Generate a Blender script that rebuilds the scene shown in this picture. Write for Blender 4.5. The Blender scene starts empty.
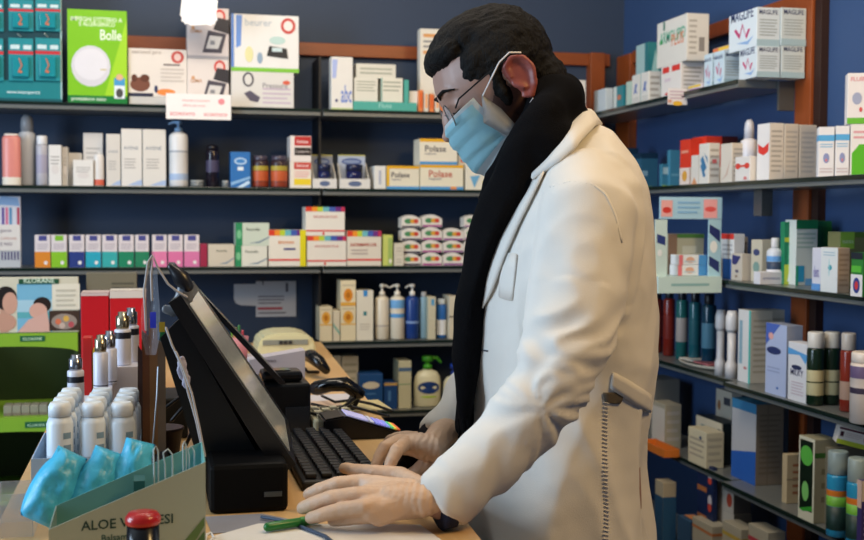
import bpy, bmesh, math, random
from mathutils import Vector, Matrix, noise, Euler
random.seed(7)
scn = bpy.context.scene
COL = scn.collection
R = math.radians
# ------------------------------------------------------------------ camera
FPX, CX, CY, CAMH = 1172.0, 432.0, 270.0, 1.37
def _n(v): return Vector(v).normalized()
_dY = _n((155-CX, -(215-CY), -FPX)); _dX = _n((5400-CX, -(242-CY), -FPX))
_dX = (_dX - _dX.dot(_dY)*_dY).normalized(); _dZ = _dX.cross(_dY)
CM = Matrix((_dX, _dY, _dZ))                       # camera axes -> world
CAMLOC = Vector((0, 0, CAMH))
cam_d = bpy.data.cameras.new('camera'); cam = bpy.data.objects.new('camera', cam_d); COL.objects.link(cam)
cam_d.sensor_width = 36; cam_d.lens = 36*FPX/864
cam.matrix_world = Matrix.Translation(CAMLOC) @ CM.to_4x4()
cam_d.clip_start = .05
cam_d.dof.use_dof = True; cam_d.dof.focus_distance = 1.62; cam_d.dof.aperture_fstop = 8
scn.camera = cam
# ------------------------------------------------------------------ world, lights, exposure
w = bpy.data.worlds.new('room_light'); scn.world = w; w.use_nodes = True
w.node_tree.nodes['Background'].inputs[0].default_value = (.62, .74, 1, 1)
w.node_tree.nodes['Background'].inputs[1].default_value = .13
def area(name, loc, target, size, power, col, sy=None):
    d = bpy.data.lights.new(name, 'AREA'); d.energy = power; d.color = col; d.size = size
    if sy: d.shape = 'RECTANGLE'; d.size_y = sy
    o = bpy.data.objects.new(name, d); COL.objects.link(o); o.location = loc
    o.rotation_euler = (Vector(target)-Vector(loc)).to_track_quat('-Z', 'Y').to_euler()
    return o
area('shop_window_daylight', (-2.2, 1.45, 1.7), (.5, 1.7, 1.3), 1.2, 78, (.62, .80, 1), 1.5)
area('ceiling_lamp_warm', (1.3, .45, 2.55), (.7, 1.8, 1.1), .45, 21, (1, .66, .27))
area('ceiling_lamp_shelves', (.1, 2.35, 2.72), (.35, 3.6, 1.2), 1.1, 22, (1, .86, .68), .4)
area('ceiling_lamp_right', (.55, 1.55, 2.72), (1.5, 2.7, 1.2), .5, 13, (1, .86, .7), .5)
scn.view_settings.view_transform = 'Standard'; scn.view_settings.look = 'None'
scn.view_settings.gamma = 1; scn.view_settings.use_curve_mapping = False
scn.view_settings.exposure = 0.0
# ------------------------------------------------------------------ unprojection helper (pixel of an 864x540 frame -> point on a real plane)
def P(px, py, X=None, Y=None, Z=None):
    r = CM @ Vector((px-CX, -(py-CY), -FPX))
    t = X/r.x if X is not None else (Y/r.y if Y is not None else (Z-CAMH)/r.z)
    return CAMLOC + r*t
# ------------------------------------------------------------------ materials
def lin(h):
    h = h.lstrip('#'); c = [int(h[i:i+2], 16)/255 for i in (0, 2, 4)]
    return tuple((x/12.92 if x <= .04045 else ((x+.055)/1.055)**2.4) for x in c) + (1,)
_mc = {}
def M(h, rough=.5, metal=0, var=.06, scale=60, bump=0, bscale=300, trans=0, alpha=1, coat=0, emis=0, stretch=None, spec=.5, sheen=0, ior=1.45):
    key = (h, rough, metal, var, scale, bump, bscale, trans, alpha, coat, emis, stretch, spec, sheen)
    if key in _mc: return _mc[key]
    m = bpy.data.materials.new('paint_'+h.strip('#')); m.use_nodes = True
    nt = m.node_tree; b = nt.nodes['Principled BSDF']; c = lin(h)
    tc = nt.nodes.new('ShaderNodeTexCoord'); mp = nt.nodes.new('ShaderNodeMapping')
    nt.links.new(tc.outputs['Object'], mp.inputs[0])
    if stretch: mp.inputs['Scale'].default_value = stretch
    nz = nt.nodes.new('ShaderNodeTexNoise'); nz.inputs['Scale'].default_value = scale; nz.inputs['Detail'].default_value = 3
    nt.links.new(mp.outputs[0], nz.inputs[0])
    mx = nt.nodes.new('ShaderNodeMix'); mx.data_type = 'RGBA'
    mx.inputs[6].default_value = tuple(x*(1-var) for x in c[:3])+(1,)
    mx.inputs[7].default_value = tuple(min(1, x*(1+var)) for x in c[:3])+(1,)
    nt.links.new(nz.outputs[0], mx.inputs[0]); nt.links.new(mx.outputs[2], b.inputs['Base Color'])
    b.inputs['Roughness'].default_value = rough; b.inputs['Metallic'].default_value = metal
    b.inputs['Transmission Weight'].default_value = trans; b.inputs['Alpha'].default_value = alpha
    b.inputs['Coat Weight'].default_value = coat; b.inputs['Specular IOR Level'].default_value = spec
    b.inputs['Sheen Weight'].default_value = sheen; b.inputs['IOR'].default_value = ior
    if emis: b.inputs['Emission Color'].default_value = c; b.inputs['Emission Strength'].default_value = emis
    if bump:
        n2 = nt.nodes.new('ShaderNodeTexNoise'); n2.inputs['Scale'].default_value = bscale; n2.inputs['Detail'].default_value = 4
        nt.links.new(mp.outputs[0], n2.inputs[0])
        bp = nt.nodes.new('ShaderNodeBump'); bp.inputs['Strength'].default_value = bump; bp.inputs['Distance'].default_value = .004
        nt.links.new(n2.outputs[0], bp.inputs['Height']); nt.links.new(bp.outputs[0], b.inputs['Normal'])
    _mc[key] = m; return m
def pap(h): return M(h, .42, var=.03, scale=25, spec=.4)      # printed carton
def pla(h, r=.3): return M(h, r, var=.03)                     # plastic
# ------------------------------------------------------------------ mesh + object helpers
def link_mesh(name, me, parent=None):
    o = bpy.data.objects.new(name, me); COL.objects.link(o)
    if parent is not None:
        o.parent = parent; o.matrix_parent_inverse = parent.matrix_basis.inverted()
    return o
def build(name, bm, mats, parent=None, smooth=False, recenter=None):
    me = bpy.data.meshes.new(name)
    if smooth:
        for f in bm.faces: f.smooth = True
    bm.normal_update()
    off = None
    if recenter is None: recenter = True
    if recenter and len(bm.verts):
        xs = [v.co for v in bm.verts]
        off = Vector(((min(v.x for v in xs)+max(v.x for v in xs))/2, (min(v.y for v in xs)+max(v.y for v in xs))/2, min(v.z for v in xs)))
        bmesh.ops.translate(bm, vec=-off, verts=bm.verts[:])
    bm.to_mesh(me); bm.free()
    if not isinstance(mats, (list, tuple)): mats = [mats]
    for m in mats: me.materials.append(m)
    o = link_mesh(name, me, parent)
    if off is not None: o.location = off
    return o
def tag(o, label=None, cat=None, group=None, kind=None):
    if label: o['label'] = label
    if cat: o['category'] = cat
    if group: o['group'] = group
    if kind: o['kind'] = kind
    return o
def thing(name, label, cat, loc=(0, 0, 0), group=None, rot=None):
    o = bpy.data.objects.new(name, None); COL.objects.link(o); o.location = loc; o.empty_display_size = .05
    if rot: o.rotation_euler = rot
    return tag(o, label, cat, group)
def struct(name, bm, m): return tag(build(name, bm, m), kind='structure')
def bx(bm, a, b, mi=0, bev=0):
    a, b = Vector(a), Vector(b)
    lo = Vector((min(a.x, b.x), min(a.y, b.y), min(a.z, b.z))); hi = Vector((max(a.x, b.x), max(a.y, b.y), max(a.z, b.z)))
    r = bmesh.ops.create_cube(bm, size=1); vs = r['verts']
    for v in vs: v.co = Vector((lo[i]+(v.co[i]+.5)*(hi[i]-lo[i]) for i in range(3)))
    fs = set(f for v in vs for f in v.link_faces)
    for f in fs: f.material_index = mi
    if bev:
        es = list(set(e for v in vs for e in v.link_edges))
        bmesh.ops.bevel(bm, geom=es, offset=bev, segments=2, affect='EDGES', profile=.5, material=-1)
    return bm
def frame_of(d):
    d = d.normalized(); u = Vector((0, 0, 1)) if abs(d.z) < .9 else Vector((1, 0, 0))
    a = d.cross(u).normalized(); return a, a.cross(d).normalized()
def tube(bm, pts, rad, seg=12, mi=0, cap=True, flat=None, up=None, dome=True):
    """tapered tube with rounded ends; flat = (scale along a, scale along b)"""
    pts = [Vector(p) for p in pts]
    if not isinstance(rad, (list, tuple)): rad = [rad]*len(pts)
    n = len(pts); rings = []
    def dirat(i):
        if i == 0: return (pts[1]-pts[0])
        if i == n-1: return (pts[-1]-pts[-2])
        return ((pts[i+1]-pts[i]).normalized()+(pts[i]-pts[i-1]).normalized())
    secs = []
    d0 = dirat(0).normalized(); dn = dirat(n-1).normalized()
    if cap and dome:
        for k in (80, 55, 30): secs.append((pts[0]-d0*rad[0]*math.sin(R(k)), rad[0]*math.cos(R(k)), d0))
    for i in range(n): secs.append((pts[i], rad[i], dirat(i).normalized()))
    if cap and dome:
        for k in (30, 55, 80): secs.append((pts[-1]+dn*rad[-1]*math.sin(R(k)), rad[-1]*math.cos(R(k)), dn))
    pa = None
    for c, r, d in secs:
        if up is not None: a = d.cross(Vector(up)).normalized(); b = a.cross(d).normalized()
        elif pa is None: a, b = frame_of(d)
        else:
            a = (pa-pa.dot(d)*d).normalized(); b = a.cross(d).normalized()
        pa = a
        fa, fb = flat if flat else (1, 1)
        rings.append([bm.verts.new(c+a*(r*fa*math.cos(2*math.pi*k/seg))+b*(r*fb*math.sin(2*math.pi*k/seg))) for k in range(seg)])
    for i in range(len(rings)-1):
        for k in range(seg):
            f = bm.faces.new((rings[i][k], rings[i][(k+1) % seg], rings[i+1][(k+1) % seg], rings[i+1][k])); f.material_index = mi
    if cap:
        f = bm.faces.new(rings[0][::-1]); f.material_index = mi
        f = bm.faces.new(rings[-1]); f.material_index = mi
    return bm
def lathe(bm, prof, c=(0, 0, 0), seg=20, mi=0, sy=1, sx=1, mis=None):
    c = Vector(c); rings = []
    for r, z in prof:
        rings.append([bm.verts.new(c+Vector((max(r, 1e-4)*sx*math.cos(2*math.pi*k/seg), max(r, 1e-4)*sy*math.sin(2*math.pi*k/seg), z))) for k in range(seg)])
    for i in range(len(rings)-1):
        for k in range(seg):
            f = bm.faces.new((rings[i][k], rings[i][(k+1) % seg], rings[i+1][(k+1) % seg], rings[i+1][k])); f.smooth = True
            f.material_index = mis[i] if mis else mi
    f = bm.faces.new(rings[0][::-1]); f.material_index = mis[0] if mis else mi
    f = bm.faces.new(rings[-1]); f.material_index = mis[-1] if mis else mi
    return bm
def prism(bm, pts, thick, mi=0):
    """polygon (list of points) given solid thickness along vector"""
    a = [bm.verts.new(Vector(p)) for p in pts]; b = [bm.verts.new(Vector(p)+Vector(thick)) for p in pts]
    n = len(a); f = bm.faces.new(a[::-1]); f.material_index = mi; f = bm.faces.new(b); f.material_index = mi
    for i in range(n):
        f = bm.faces.new((a[i], a[(i+1) % n], b[(i+1) % n], b[i])); f.material_index = mi
    return bm
def ell(bm, c, r, rot=None, seg=20, mi=0):
    mt = Matrix.Translation(Vector(c)) @ (rot.to_matrix().to_4x4() if rot else Matrix.Identity(4)) @ Matrix.Diagonal((r[0], r[1], r[2], 1))
    res = bmesh.ops.create_uvsphere(bm, u_segments=seg, v_segments=max(8, seg*2//3), radius=1, matrix=mt)
    for v in res['verts']:
        for f in v.link_faces: f.material_index = mi
    return bm
def fuse(bm, voxel, smooth=4, disp=None, xf=None):
    """voxel-union of closed shapes into one continuous surface, returned as a bmesh"""
    bmesh.ops.recalc_face_normals(bm, faces=bm.faces[:])
    me = bpy.data.meshes.new('t'); bm.to_mesh(me); bm.free()
    o = bpy.data.objects.new('t', me); COL.objects.link(o)
    md = o.modifiers.new('r', 'REMESH'); md.mode = 'VOXEL'; md.voxel_size = voxel
    dg = bpy.context.evaluated_depsgraph_get(); dg.update()
    ev = o.evaluated_get(dg); m2 = bpy.data.meshes.new_from_object(ev)
    out = bmesh.new(); out.from_mesh(m2)
    bpy.data.objects.remove(o); bpy.data.meshes.remove(me); bpy.data.meshes.remove(m2)
    for _ in range(smooth): bmesh.ops.smooth_vert(out, verts=out.verts[:], factor=.5, use_axis_x=True, use_axis_y=True, use_axis_z=True)
    if disp:
        out.normal_update()
        mv = [(v, v.normal*disp(v.co, v.normal)) for v in out.verts]
        for v, d in mv: v.co += d
    for f in out.faces: f.smooth = True
    return out
_tx = {}
def text_tris(s):
    if s in _tx: return _tx[s]
    cu = bpy.data.curves.new('t', 'FONT'); cu.body = s; cu.size = 1; cu.resolution_u = 2; cu.offset = .012
    o = bpy.data.objects.new('t', cu); COL.objects.link(o)
    dg = bpy.context.evaluated_depsgraph_get(); dg.update()
    me = bpy.data.meshes.new_from_object(o.evaluated_get(dg))
    vs = [(v.co.x, v.co.y) for v in me.vertices]; fs = [tuple(p.vertices) for p in me.polygons]
    bpy.data.objects.remove(o); bpy.data.meshes.remove(me); bpy.data.curves.remove(cu)
    x0 = min(v[0] for v in vs); x1 = max(v[0] for v in vs); y0 = min(v[1] for v in vs); y1 = max(v[1] for v in vs)
    _tx[s] = ([((x-x0)/(x1-x0), (y-y0)/(x1-x0)) for x, y in vs], fs, (y1-y0)/(x1-x0)); return _tx[s]
class Surf:
    """prints flat decals on a planar patch: origin o, u and v edge vectors, outward normal n"""
    def __init__(s, o, u, v, n): s.o, s.u, s.v, s.n = Vector(o), Vector(u), Vector(v), Vector(n).normalized(); s.k = 0
    def pt(s, u, v): return s.o+s.u*u+s.v*v+s.n*(.0003+.00012*s.k)
def printd(bm, S, decs, mats):
    def mi(h):
        m = h if isinstance(h, bpy.types.Material) else pap(h)
        if m not in mats: mats.append(m)
        return mats.index(m)
    def face(pts, h):
        f = bm.faces.new([bm.verts.new(p) for p in pts]); f.material_index = mi(h)
        f.normal_update()
        return f
    for d in decs:
        t, fc = d[0], d[1]
        if fc not in S: continue
        s = S[fc]; s.k += 1
        if t == 'r': face([s.pt(d[2], d[3]), s.pt(d[4], d[3]), s.pt(d[4], d[5]), s.pt(d[2], d[5])], d[6])
        elif t == 'e': face([s.pt(d[2]+d[4]*math.cos(a*math.pi/9), d[3]+d[5]*math.sin(a*math.pi/9)) for a in range(18)], d[6])
        elif t == 'p': face([s.pt(u, v) for u, v in d[2]], d[3])
        elif t == 'l':   # n lines of small print between v0 and v1
            _, _, u0, v0, u1, v1, n, h = d
            for i in range(n):
                v = v1-(v1-v0)*(i+.5)/n; hh = (v1-v0)/n*.2
                face([s.pt(u0, v-hh), s.pt(u1-(.12*(u1-u0) if i % 3 == 2 else 0), v-hh), s.pt(u1-(.12*(u1-u0) if i % 3 == 2 else 0), v+hh), s.pt(u0, v+hh)], h)
        elif t == 't':   # u, v, width, text, colour
            _, _, u, v, wd, tx, h = d[:7]
            vs, fs, asp = text_tris(tx); W = s.u.length; H = s.v.length; k = mi(h)
            st = d[7] if len(d) > 7 else 1
            bv = [bm.verts.new(s.pt(u+a*wd, v+b*wd*W/H*st)) for a, b in vs]
            for f in fs:
                try: q = bm.faces.new([bv[i] for i in f]); q.material_index = k
                except ValueError: pass
def carton(name, label, cat, o, w, d, h, col, decs=(), group=None, rz=0, rx=0, ry=0, top=None, parent=None):
    """folding carton: o = near-left-bottom corner; faces F(-Y) L(-X) T(+Z)"""
    bm = bmesh.new(); bx(bm, (0, 0, 0), (w, d, h), 0, min(.0012, w*.08, h*.08, d*.08)); mats = [pap(col)]
    S = {'F': Surf((0, 0, 0), (w, 0, 0), (0, 0, h), (0, -1, 0)), 'L': Surf((0, d, 0), (0, -d, 0), (0, 0, h), (-1, 0, 0)),
         'T': Surf((0, 0, h), (w, 0, 0), (0, d, 0), (0, 0, 1)), 'R': Surf((w, 0, 0), (0, d, 0), (0, 0, h), (1, 0, 0))}
    if top: decs = [('r', 'T', 0, 0, 1, 1, top)]+list(decs)
    # tuck-flap seam on the lid
    printd(bm, S, decs, mats)
    ob = build(name, bm, mats, parent, recenter=False)
    ob.location = o; ob.rotation_euler = (rx, ry, rz)
    ob['h_top'] = 0; del ob['h_top']
    tag(ob, label, cat, group)
    return ob
TOP = {}
def bk(z, x0, x1, yt, name, label, cat, col, decs=(), group=None, Y=3.63, d=.09, on=None, top=None, yb=None):
    """carton whose front face lies in the plane Y; x0,x1,yt are its photographed edges"""
    zb = TOP[on] if on is not None else z
    ym = (yt+(yb or yt+25))/2
    a = P(x0, ym, Y=Y); b = P(x1, ym, Y=Y); t = P((x0+x1)/2, yt, Y=Y)
    g = .0006
    o = carton(name, label, cat, (a.x+g, Y, zb+.0003), b.x-a.x-2*g, d, t.z-zb, col, decs, group, top=top)
    TOP[o.name] = t.z+.0003
    return o.name
def rt(z, x0, xc, x1, yt, name, label, cat, col, decs=(), group=None, X=1.43, w=None, on=None, top=None, yb=None):
    """carton on the right-hand shelves: x0..xc its face towards the aisle, xc..x1 its near end"""
    zb = TOP[on] if on is not None else z
    ym = (yt+(yb or yt+30))/2
    c = P(xc, ym, X=X); f = P(x0, ym, X=X); t = P(xc, yt, X=X)
    if w is None: w = P(x1, ym, Y=c.y).x-X
    w = min(w, 1.565-X)
    g = .0006
    o = carton(name, label, cat, (X, c.y+g, zb+.0003), w, f.y-c.y-2*g, t.z-zb, col, decs, group, top=top)
    TOP[o.name] = t.z+.0003
    return o.name
def bottle(z, xa, xb, yt, name, label, cat, body, capc, Y=3.66, kind='cap', capf=.16, band=(), group=None, X=None, rough=.3, flat=1, on=None, neck=.45, capw=None, trans=0):
    """bottle with cap; xa,xb,yt photographed edges at plane Y (or aisle plane X for the right wall)"""
    if X is None:
        a, b, t = P(xa, yt+20, Y=Y), P(xb, yt+20, Y=Y), P((xa+xb)/2, yt, Y=Y); r = (b.x-a.x)/2; c = Vector(((a.x+b.x)/2, Y, z))
    else:
        t = P((xa+xb)/2, yt, X=X); a, b = P(xa, yt+20, Y=t.y), P(xb, yt+20, Y=t.y); r = (b.x-a.x)/2; c = Vector((X, t.y, z))
    if on: c.z = TOP[on]
    H = t.z-c.z
    T = thing(name, label, cat, c+Vector((0, 0, .0004)), group); c = c+Vector((0, 0, .0004))
    hb = H*(1-capf)
    cw = capw or neck
    bm = bmesh.new(); mb = M(body, rough, var=.03, trans=trans)
    mats = [mb]
    pr3 = [(r*.55, 0, 0), (r*.92, .001, 0), (r, H*.02, 0)]
    for v0, v1, hcol in sorted(band, key=lambda q: q[0]):
        mc = pap(hcol) if not isinstance(hcol, bpy.types.Material) else hcol
        if mc not in mats: mats.append(mc)
        pr3 += [(r, hb*v0, 0), (r*1.004, hb*v0+.0004, mats.index(mc)), (r*1.004, hb*v1, 0)]
    hs = hb-(r-r*neck)*.7
    pr3 += [(r, max(hs-r*.18, pr3[-1][1]+.0005), 0), (r*.93, hs+r*.05, 0), (r*.72, hb-r*.12, 0), (r*neck, hb-.0005, 0), (r*neck, hb, 0)]
    lathe(bm, [(q[0], q[1]) for q in pr3], (0, 0, 0), 22, mis=[q[2] for q in pr3], sy=flat)
    bmesh.ops.translate(bm, vec=c, verts=bm.verts[:])
    build('body', bm, mats, T)
    bm = bmesh.new(); mc = M(capc, .3, var=.03)
    rc = r*cw
    if kind == 'cap':
        lathe(bm, [(rc*.97, hb+.0006), (rc, hb+.002), (rc, H-.003), (rc*.9, H)], (0, 0, 0), 18, sy=flat)
    elif kind == 'dome':
        lathe(bm, [(rc, hb+.0006), (rc, hb+(H-hb)*.55), (rc*.86, hb+(H-hb)*.82), (rc*.5, H)], (0, 0, 0), 18, sy=flat)
    elif kind in ('pump', 'pumpr'):
        sg = -1 if kind == 'pump' else 1
        k = H-hb
        lathe(bm, [(r*.42, hb+.0006), (r*.42, hb+k*.35), (r*.16, hb+k*.4), (r*.13, hb+k*.7), (r*.34, hb+k*.72), (r*.34, hb+k*.95), (r*.25, H)], (0, 0, 0), 14)
        tube(bm, [(0, 0, hb+k*.86), (sg*r*.55, 0, hb+k*.86), (sg*r*.98, 0, hb+k*.7)], [r*.2, r*.16, r*.1], 8)
    bmesh.ops.translate(bm, vec=c, verts=bm.verts[:])
    build('pump' if 'pump' in kind else 'cap', bm, mc, T)
    return T
# ================================================================== room shell
XR = 1.588; YB = 3.84
def wallmat(h, h2, rough=.6):
    m = bpy.data.materials.new('painted_wall'); m.use_nodes = True; nt = m.node_tree; b = nt.nodes['Principled BSDF']
    tc = nt.nodes.new('ShaderNodeTexCoord'); nz = nt.nodes.new('ShaderNodeTexNoise'); nz.inputs['Scale'].default_value = 1.6; nz.inputs['Detail'].default_value = 6
    mx = nt.nodes.new('ShaderNodeMix'); mx.data_type = 'RGBA'; mx.inputs[6].default_value = lin(h); mx.inputs[7].default_value = lin(h2)
    nt.links.new(tc.outputs['Object'], nz.inputs[0]); nt.links.new(nz.outputs[0], mx.inputs[0]); nt.links.new(mx.outputs[2], b.inputs['Base Color'])
    n2 = nt.nodes.new('ShaderNodeTexNoise'); n2.inputs['Scale'].default_value = 140; bp = nt.nodes.new('ShaderNodeBump'); bp.inputs['Strength'].default_value = .12
    nt.links.new(tc.outputs['Object'], n2.inputs[0]); nt.links.new(n2.outputs[0], bp.inputs['Height']); nt.links.new(bp.outputs[0], b.inputs['Normal'])
    b.inputs['Roughness'].default_value = rough; return m
def woodmat(h, h2, sc=(1, 12, 12), rough=.4):
    m = bpy.data.materials.new('varnished_wood'); m.use_nodes = True; nt = m.node_tree; b = nt.nodes['Principled BSDF']
    tc = nt.nodes.new('ShaderNodeTexCoord'); mp = nt.nodes.new('ShaderNodeMapping'); mp.inputs['Scale'].default_value = sc
    nz = nt.nodes.new('ShaderNodeTexNoise'); nz.inputs['Scale'].default_value = 5; nz.inputs['Detail'].default_value = 8; nz.inputs['Distortion'].default_value = 1.2
    mx = nt.nodes.new('ShaderNodeMix'); mx.data_type = 'RGBA'; mx.inputs[6].default_value = lin(h); mx.inputs[7].default_value = lin(h2)
    nt.links.new(tc.outputs['Object'], mp.inputs[0]); nt.links.new(mp.outputs[0], nz.inputs[0]); nt.links.new(nz.outputs[0], mx.inputs[0]); nt.links.new(mx.outputs[2], b.inputs['Base Color'])
    b.inputs['Roughness'].default_value = rough; return m
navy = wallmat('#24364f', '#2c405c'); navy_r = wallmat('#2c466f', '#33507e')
orange_wood = woodmat('#7a3a16', '#96491d', (2, 14, 14)); orange_wood_v = woodmat('#7a3a16', '#96491d', (14, 14, 2))
counter_wood = woodmat('#c49a62', '#d8b27c', (16, 1.2, 16), .38)
struct('floor', bx(bmesh.new(), (-2.6, -1.2, -.05), (XR+.1, YB+.1, 0)), M('#6d665c', .4, scale=3, var=.15))
struct('wall_back', bx(bmesh.new(), (-2.6, YB, 0), (XR, YB+.1, 2.8)), navy)
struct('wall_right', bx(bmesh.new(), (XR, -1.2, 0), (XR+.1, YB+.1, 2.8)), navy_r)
struct('ceiling', bx(bmesh.new(), (-2.6, -1.2, 2.8), (XR+.1, YB+.1, 2.85)), M('#d8d4cc', .8))
# wooden rails and posts of the shelving
za = P(300, 55, Y=YB-.02).z; zb = P(300, 42, Y=YB-.02).z
struct('trim_1', bx(bmesh.new(), (P(120, 45, Y=YB).x, YB-.02, za), (1.53, YB-.0005, zb), bev=.002), orange_wood)
a = P(589, 100, Y=YB-.03).x; b = P(603, 100, Y=YB-.03).x
struct('trim_2', bx(bmesh.new(), (a, YB-.045, 0), (b, YB-.0005, zb+.0), bev=.002), orange_wood_v)
z1 = P(700, 42, X=XR-.02).z; z0 = P(700, 29, X=XR-.02).z
ya = P(619, 80, X=XR-.02).y; yb_ = P(632, 80, X=XR-.02).y
struct('trim_3', bx(bmesh.new(), (XR-.03, yb_, 0), (XR-.0005, ya, z1+.035), bev=.002), orange_wood_v)
struct('trim_4', bx(bmesh.new(), (XR-.02, P(805, 20, X=XR).y, z1), (XR-.0005, yb_, z1+.042), bev=.002), orange_wood)
y1 = P(806, 60, X=XR).y; y0 = P(822, 60, X=XR).y
struct('trim_5', bx(bmesh.new(), (XR-.03, y0, 0), (XR-.0005, y1, z1+.7), bev=.002), orange_wood_v)
struct('trim_6', bx(bmesh.new(), (XR-.022, y0-.03, 0), (XR-.0005, y0-.0005, z1+.7), bev=.001), M('#2a120a', .6))
# ------------------------------------------------------------------ shelves
YF = 3.61
SZ = [P(290, 108, Y=YF).z, P(200, 187, Y=YF).z, P(200, 267, Y=YF).z, P(380, 341, Y=YF).z, P(380, 411, Y=YF).z]
shelf_m = M('#747775', .28, .2, var=.1, scale=4); shelf_edge = M('#16241f', .15)
XU = P(314, 200, Y=3.8).x
words = ['top', 'second', 'third', 'fourth', 'lowest']
def shelf(name, label, lo, hi, group, edge_face, legs=()):
    bm = bmesh.new(); bx(bm, lo, hi, 0, .002)
    T = thing(name, label, 'shelf', ((lo[0]+hi[0])/2, (lo[1]+hi[1])/2, lo[2]), group)
    build('board', bm, shelf_m, T)
    bm = bmesh.new(); bx(bm, edge_face[0], edge_face[1], 0, .001); build('edge_strip', bm, shelf_edge, T)
    for l in legs:
        bm = bmesh.new(); bx(bm, l[0], l[1], 0, .001); build('bracket', bm, M('#55585a', .4, .3), T)
    return T
for i, z in enumerate(SZ):
    lx = -1.6; n = words[i]
    th = .021
    if i < 3:
        shelf('shelf', f'grey {n} shelf of the left bay on the back wall', (lx, YF+.004, z-th), (XU-.004, YB-.0206, z), 'shelves on the back wall', ((lx, YF, z-.009), (XU-.004, YF+.0038, z)))
    shelf('shelf', f'grey {n} shelf of the middle bay behind the pharmacist', (XU+.004, YF+.004, z-th), (1.402, YB-.0206, z), 'shelves on the back wall', ((XU+.004, YF, z-.009), (1.402, YF+.0038, z)))
bm = bmesh.new(); bx(bm, (XU-.0035, YF+.05, 0), (XU+.0035, YB-.021, P(314, 58, Y=3.7).z)); 
tag(build('shelf_upright', bm, M('#0b0d12', .5)), 'thin black upright between the two bays of the back shelving', 'upright')
RZ = [1.713, 1.460, 1.213, .963, .713, .463]
YE = 2.668
XF = 1.403
for i, z in enumerate(RZ):
    nm = ['top', 'second', 'third', 'fourth', 'fifth', 'lowest'][i]
    yfar = YB-.05
    shelf('shelf', f'glossy grey {nm} shelf on the far bay of the right wall', (XF+.004, YE, z-.02), (XR-.031, yfar, z), 'shelves on the right wall', ((XF, YE, z-.01), (XF+.0038, yfar, z)),
          [((XR-.075, YE-.009, z-.075), (XR-.031, YE-.0005, z-.002))] if i in (0,) else ())
    if i > 0:
        xf = XF-.01 if i < 3 else XF-.03
        shelf('shelf', f'glossy grey {nm} shelf on the near bay of the right wall', (xf+.004, 1.2, z-.02), (XR-.031, YE-.012, z), 'shelves on the right wall', ((xf, 1.2, z-.01), (xf+.0038, YE-.012, z)),
              [((XR-.15, YE-.07, z-.085), (XR-.12, YE-.03, z-.0205))] if i == 1 else ())
# low cabinet under the back shelves
tag(build('base_cabinet', bx(bmesh.new(), (XU+.005, YF-.02, .0), (1.38, YB-.03, SZ[4]-.28), bev=.003), M('#0c1018', .5)), 'black low cabinet under the back wall shelves', 'cabinet')
# ================================================================== back wall stock
B = bk
S1, S2, S3, S4, S5 = [z for z in SZ]
W_ = '#e4e2dd'
# teal hanging display with packs
a, b = P(-40, 60, Y=3.66), P(62, 60, Y=3.66)
T = thing('blister_display', 'teal display board hung with packs at the left end of the top shelf', 'display', ((a.x+b.x)/2, 3.66, S1+.0004))
bm = bmesh.new(); bx(bm, (a.x, 3.66, S1+.0004), (b.x, 3.68, P(30, -30, Y=3.66).z)); mats = [pap('#0d3f4a')]
Hh = P(30, -30, Y=3.66).z-S1
printd(bm, {'F': Surf((a.x, 3.66, S1), (b.x-a.x, 0, 0), (0, 0, Hh), (0, -1, 0))}, [('r', 'F', 0, 0, 1, .165, '#177f86'), ('t', 'F', .45, .06, .33, 'www.intersport.it', '#d8f0f0'), ('r', 'F', .985, 0, 1, 1, '#a9c8ca')], mats)
build('board', bm, mats, T)
bm = bmesh.new(); bx(bm, (a.x, 3.6575, S1+.0006), (b.x, 3.6595, S1+.012)); build('ledge', bm, pap('#0f5660'), T)
def blister(x0, x1, y0, y1, lab):
    a, b = P(x0, (y0+y1)/2, Y=3.64), P(x1, (y0+y1)/2, Y=3.64); t, q = P(x0, y0, Y=3.64).z, P(x0, y1, Y=3.64).z
    T = thing('blister_pack', lab, 'blister pack', ((a.x+b.x)/2, 3.65, q), 'teal packs on the display board')
    bm = bmesh.new(); mats = [pap('#1d8c96')]; bx(bm, (a.x, 3.652, q), (b.x, 3.656, t), 0, .001)
    printd(bm, {'F': Surf((a.x, 3.652, q), (b.x-a.x, 0, 0), (0, 0, t-q), (0, -1, 0))}, [('r', 'F', 0, .62, 1, .7, '#c8303a'), ('r', 'F', .08, .74, .45, .84, '#cfe3e6'), ('r', 'F', .6, .74, .92, .84, '#cfe3e6')], mats)
    build('card', bm, mats, T)
    bm = bmesh.new(); w_, h_ = (b.x-a.x), (t-q)
    bx(bm, (a.x+w_*.16, 3.640, q+h_*.08), (b.x-w_*.16, 3.6515, q+h_*.56), 0, .004)
    build('blister', bm, M('#2aa3b0', .12, trans=.3), T)
    bm = bmesh.new(); tube(bm, [(a.x+w_*.45, 3.6385, q+h_*.5), (a.x+w_*.55, 3.6385, q+h_*.35), (a.x+w_*.42, 3.6385, q+h_*.2)], .0022, 8)
    ell(bm, (a.x+w_*.5, 3.6385, q+h_*.2), (.005, .001, .004), seg=10)
    build('printed_limb', bm, pap('#cc7a5c'), T)
    bm = bmesh.new(); tube(bm, [(a.x+w_*.5, 3.6598, t+.006), (a.x+w_*.5, 3.65, t+.004), (a.x+w_*.4, 3.638, t+.010)], .0015, 8); build('hook', bm, M('#d8dcdc', .3, .5), T)
for x0, x1, c in ((-20, 3, 'at the left frame edge'), (8, 33, 'in the middle column'), (35, 60, 'in the right column')):
    blister(x0, x1, -2, 30, f'teal blister pack {c}, upper row of the display'); blister(x0, x1, 37, 80, f'teal blister pack {c}, lower row of the display')
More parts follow.
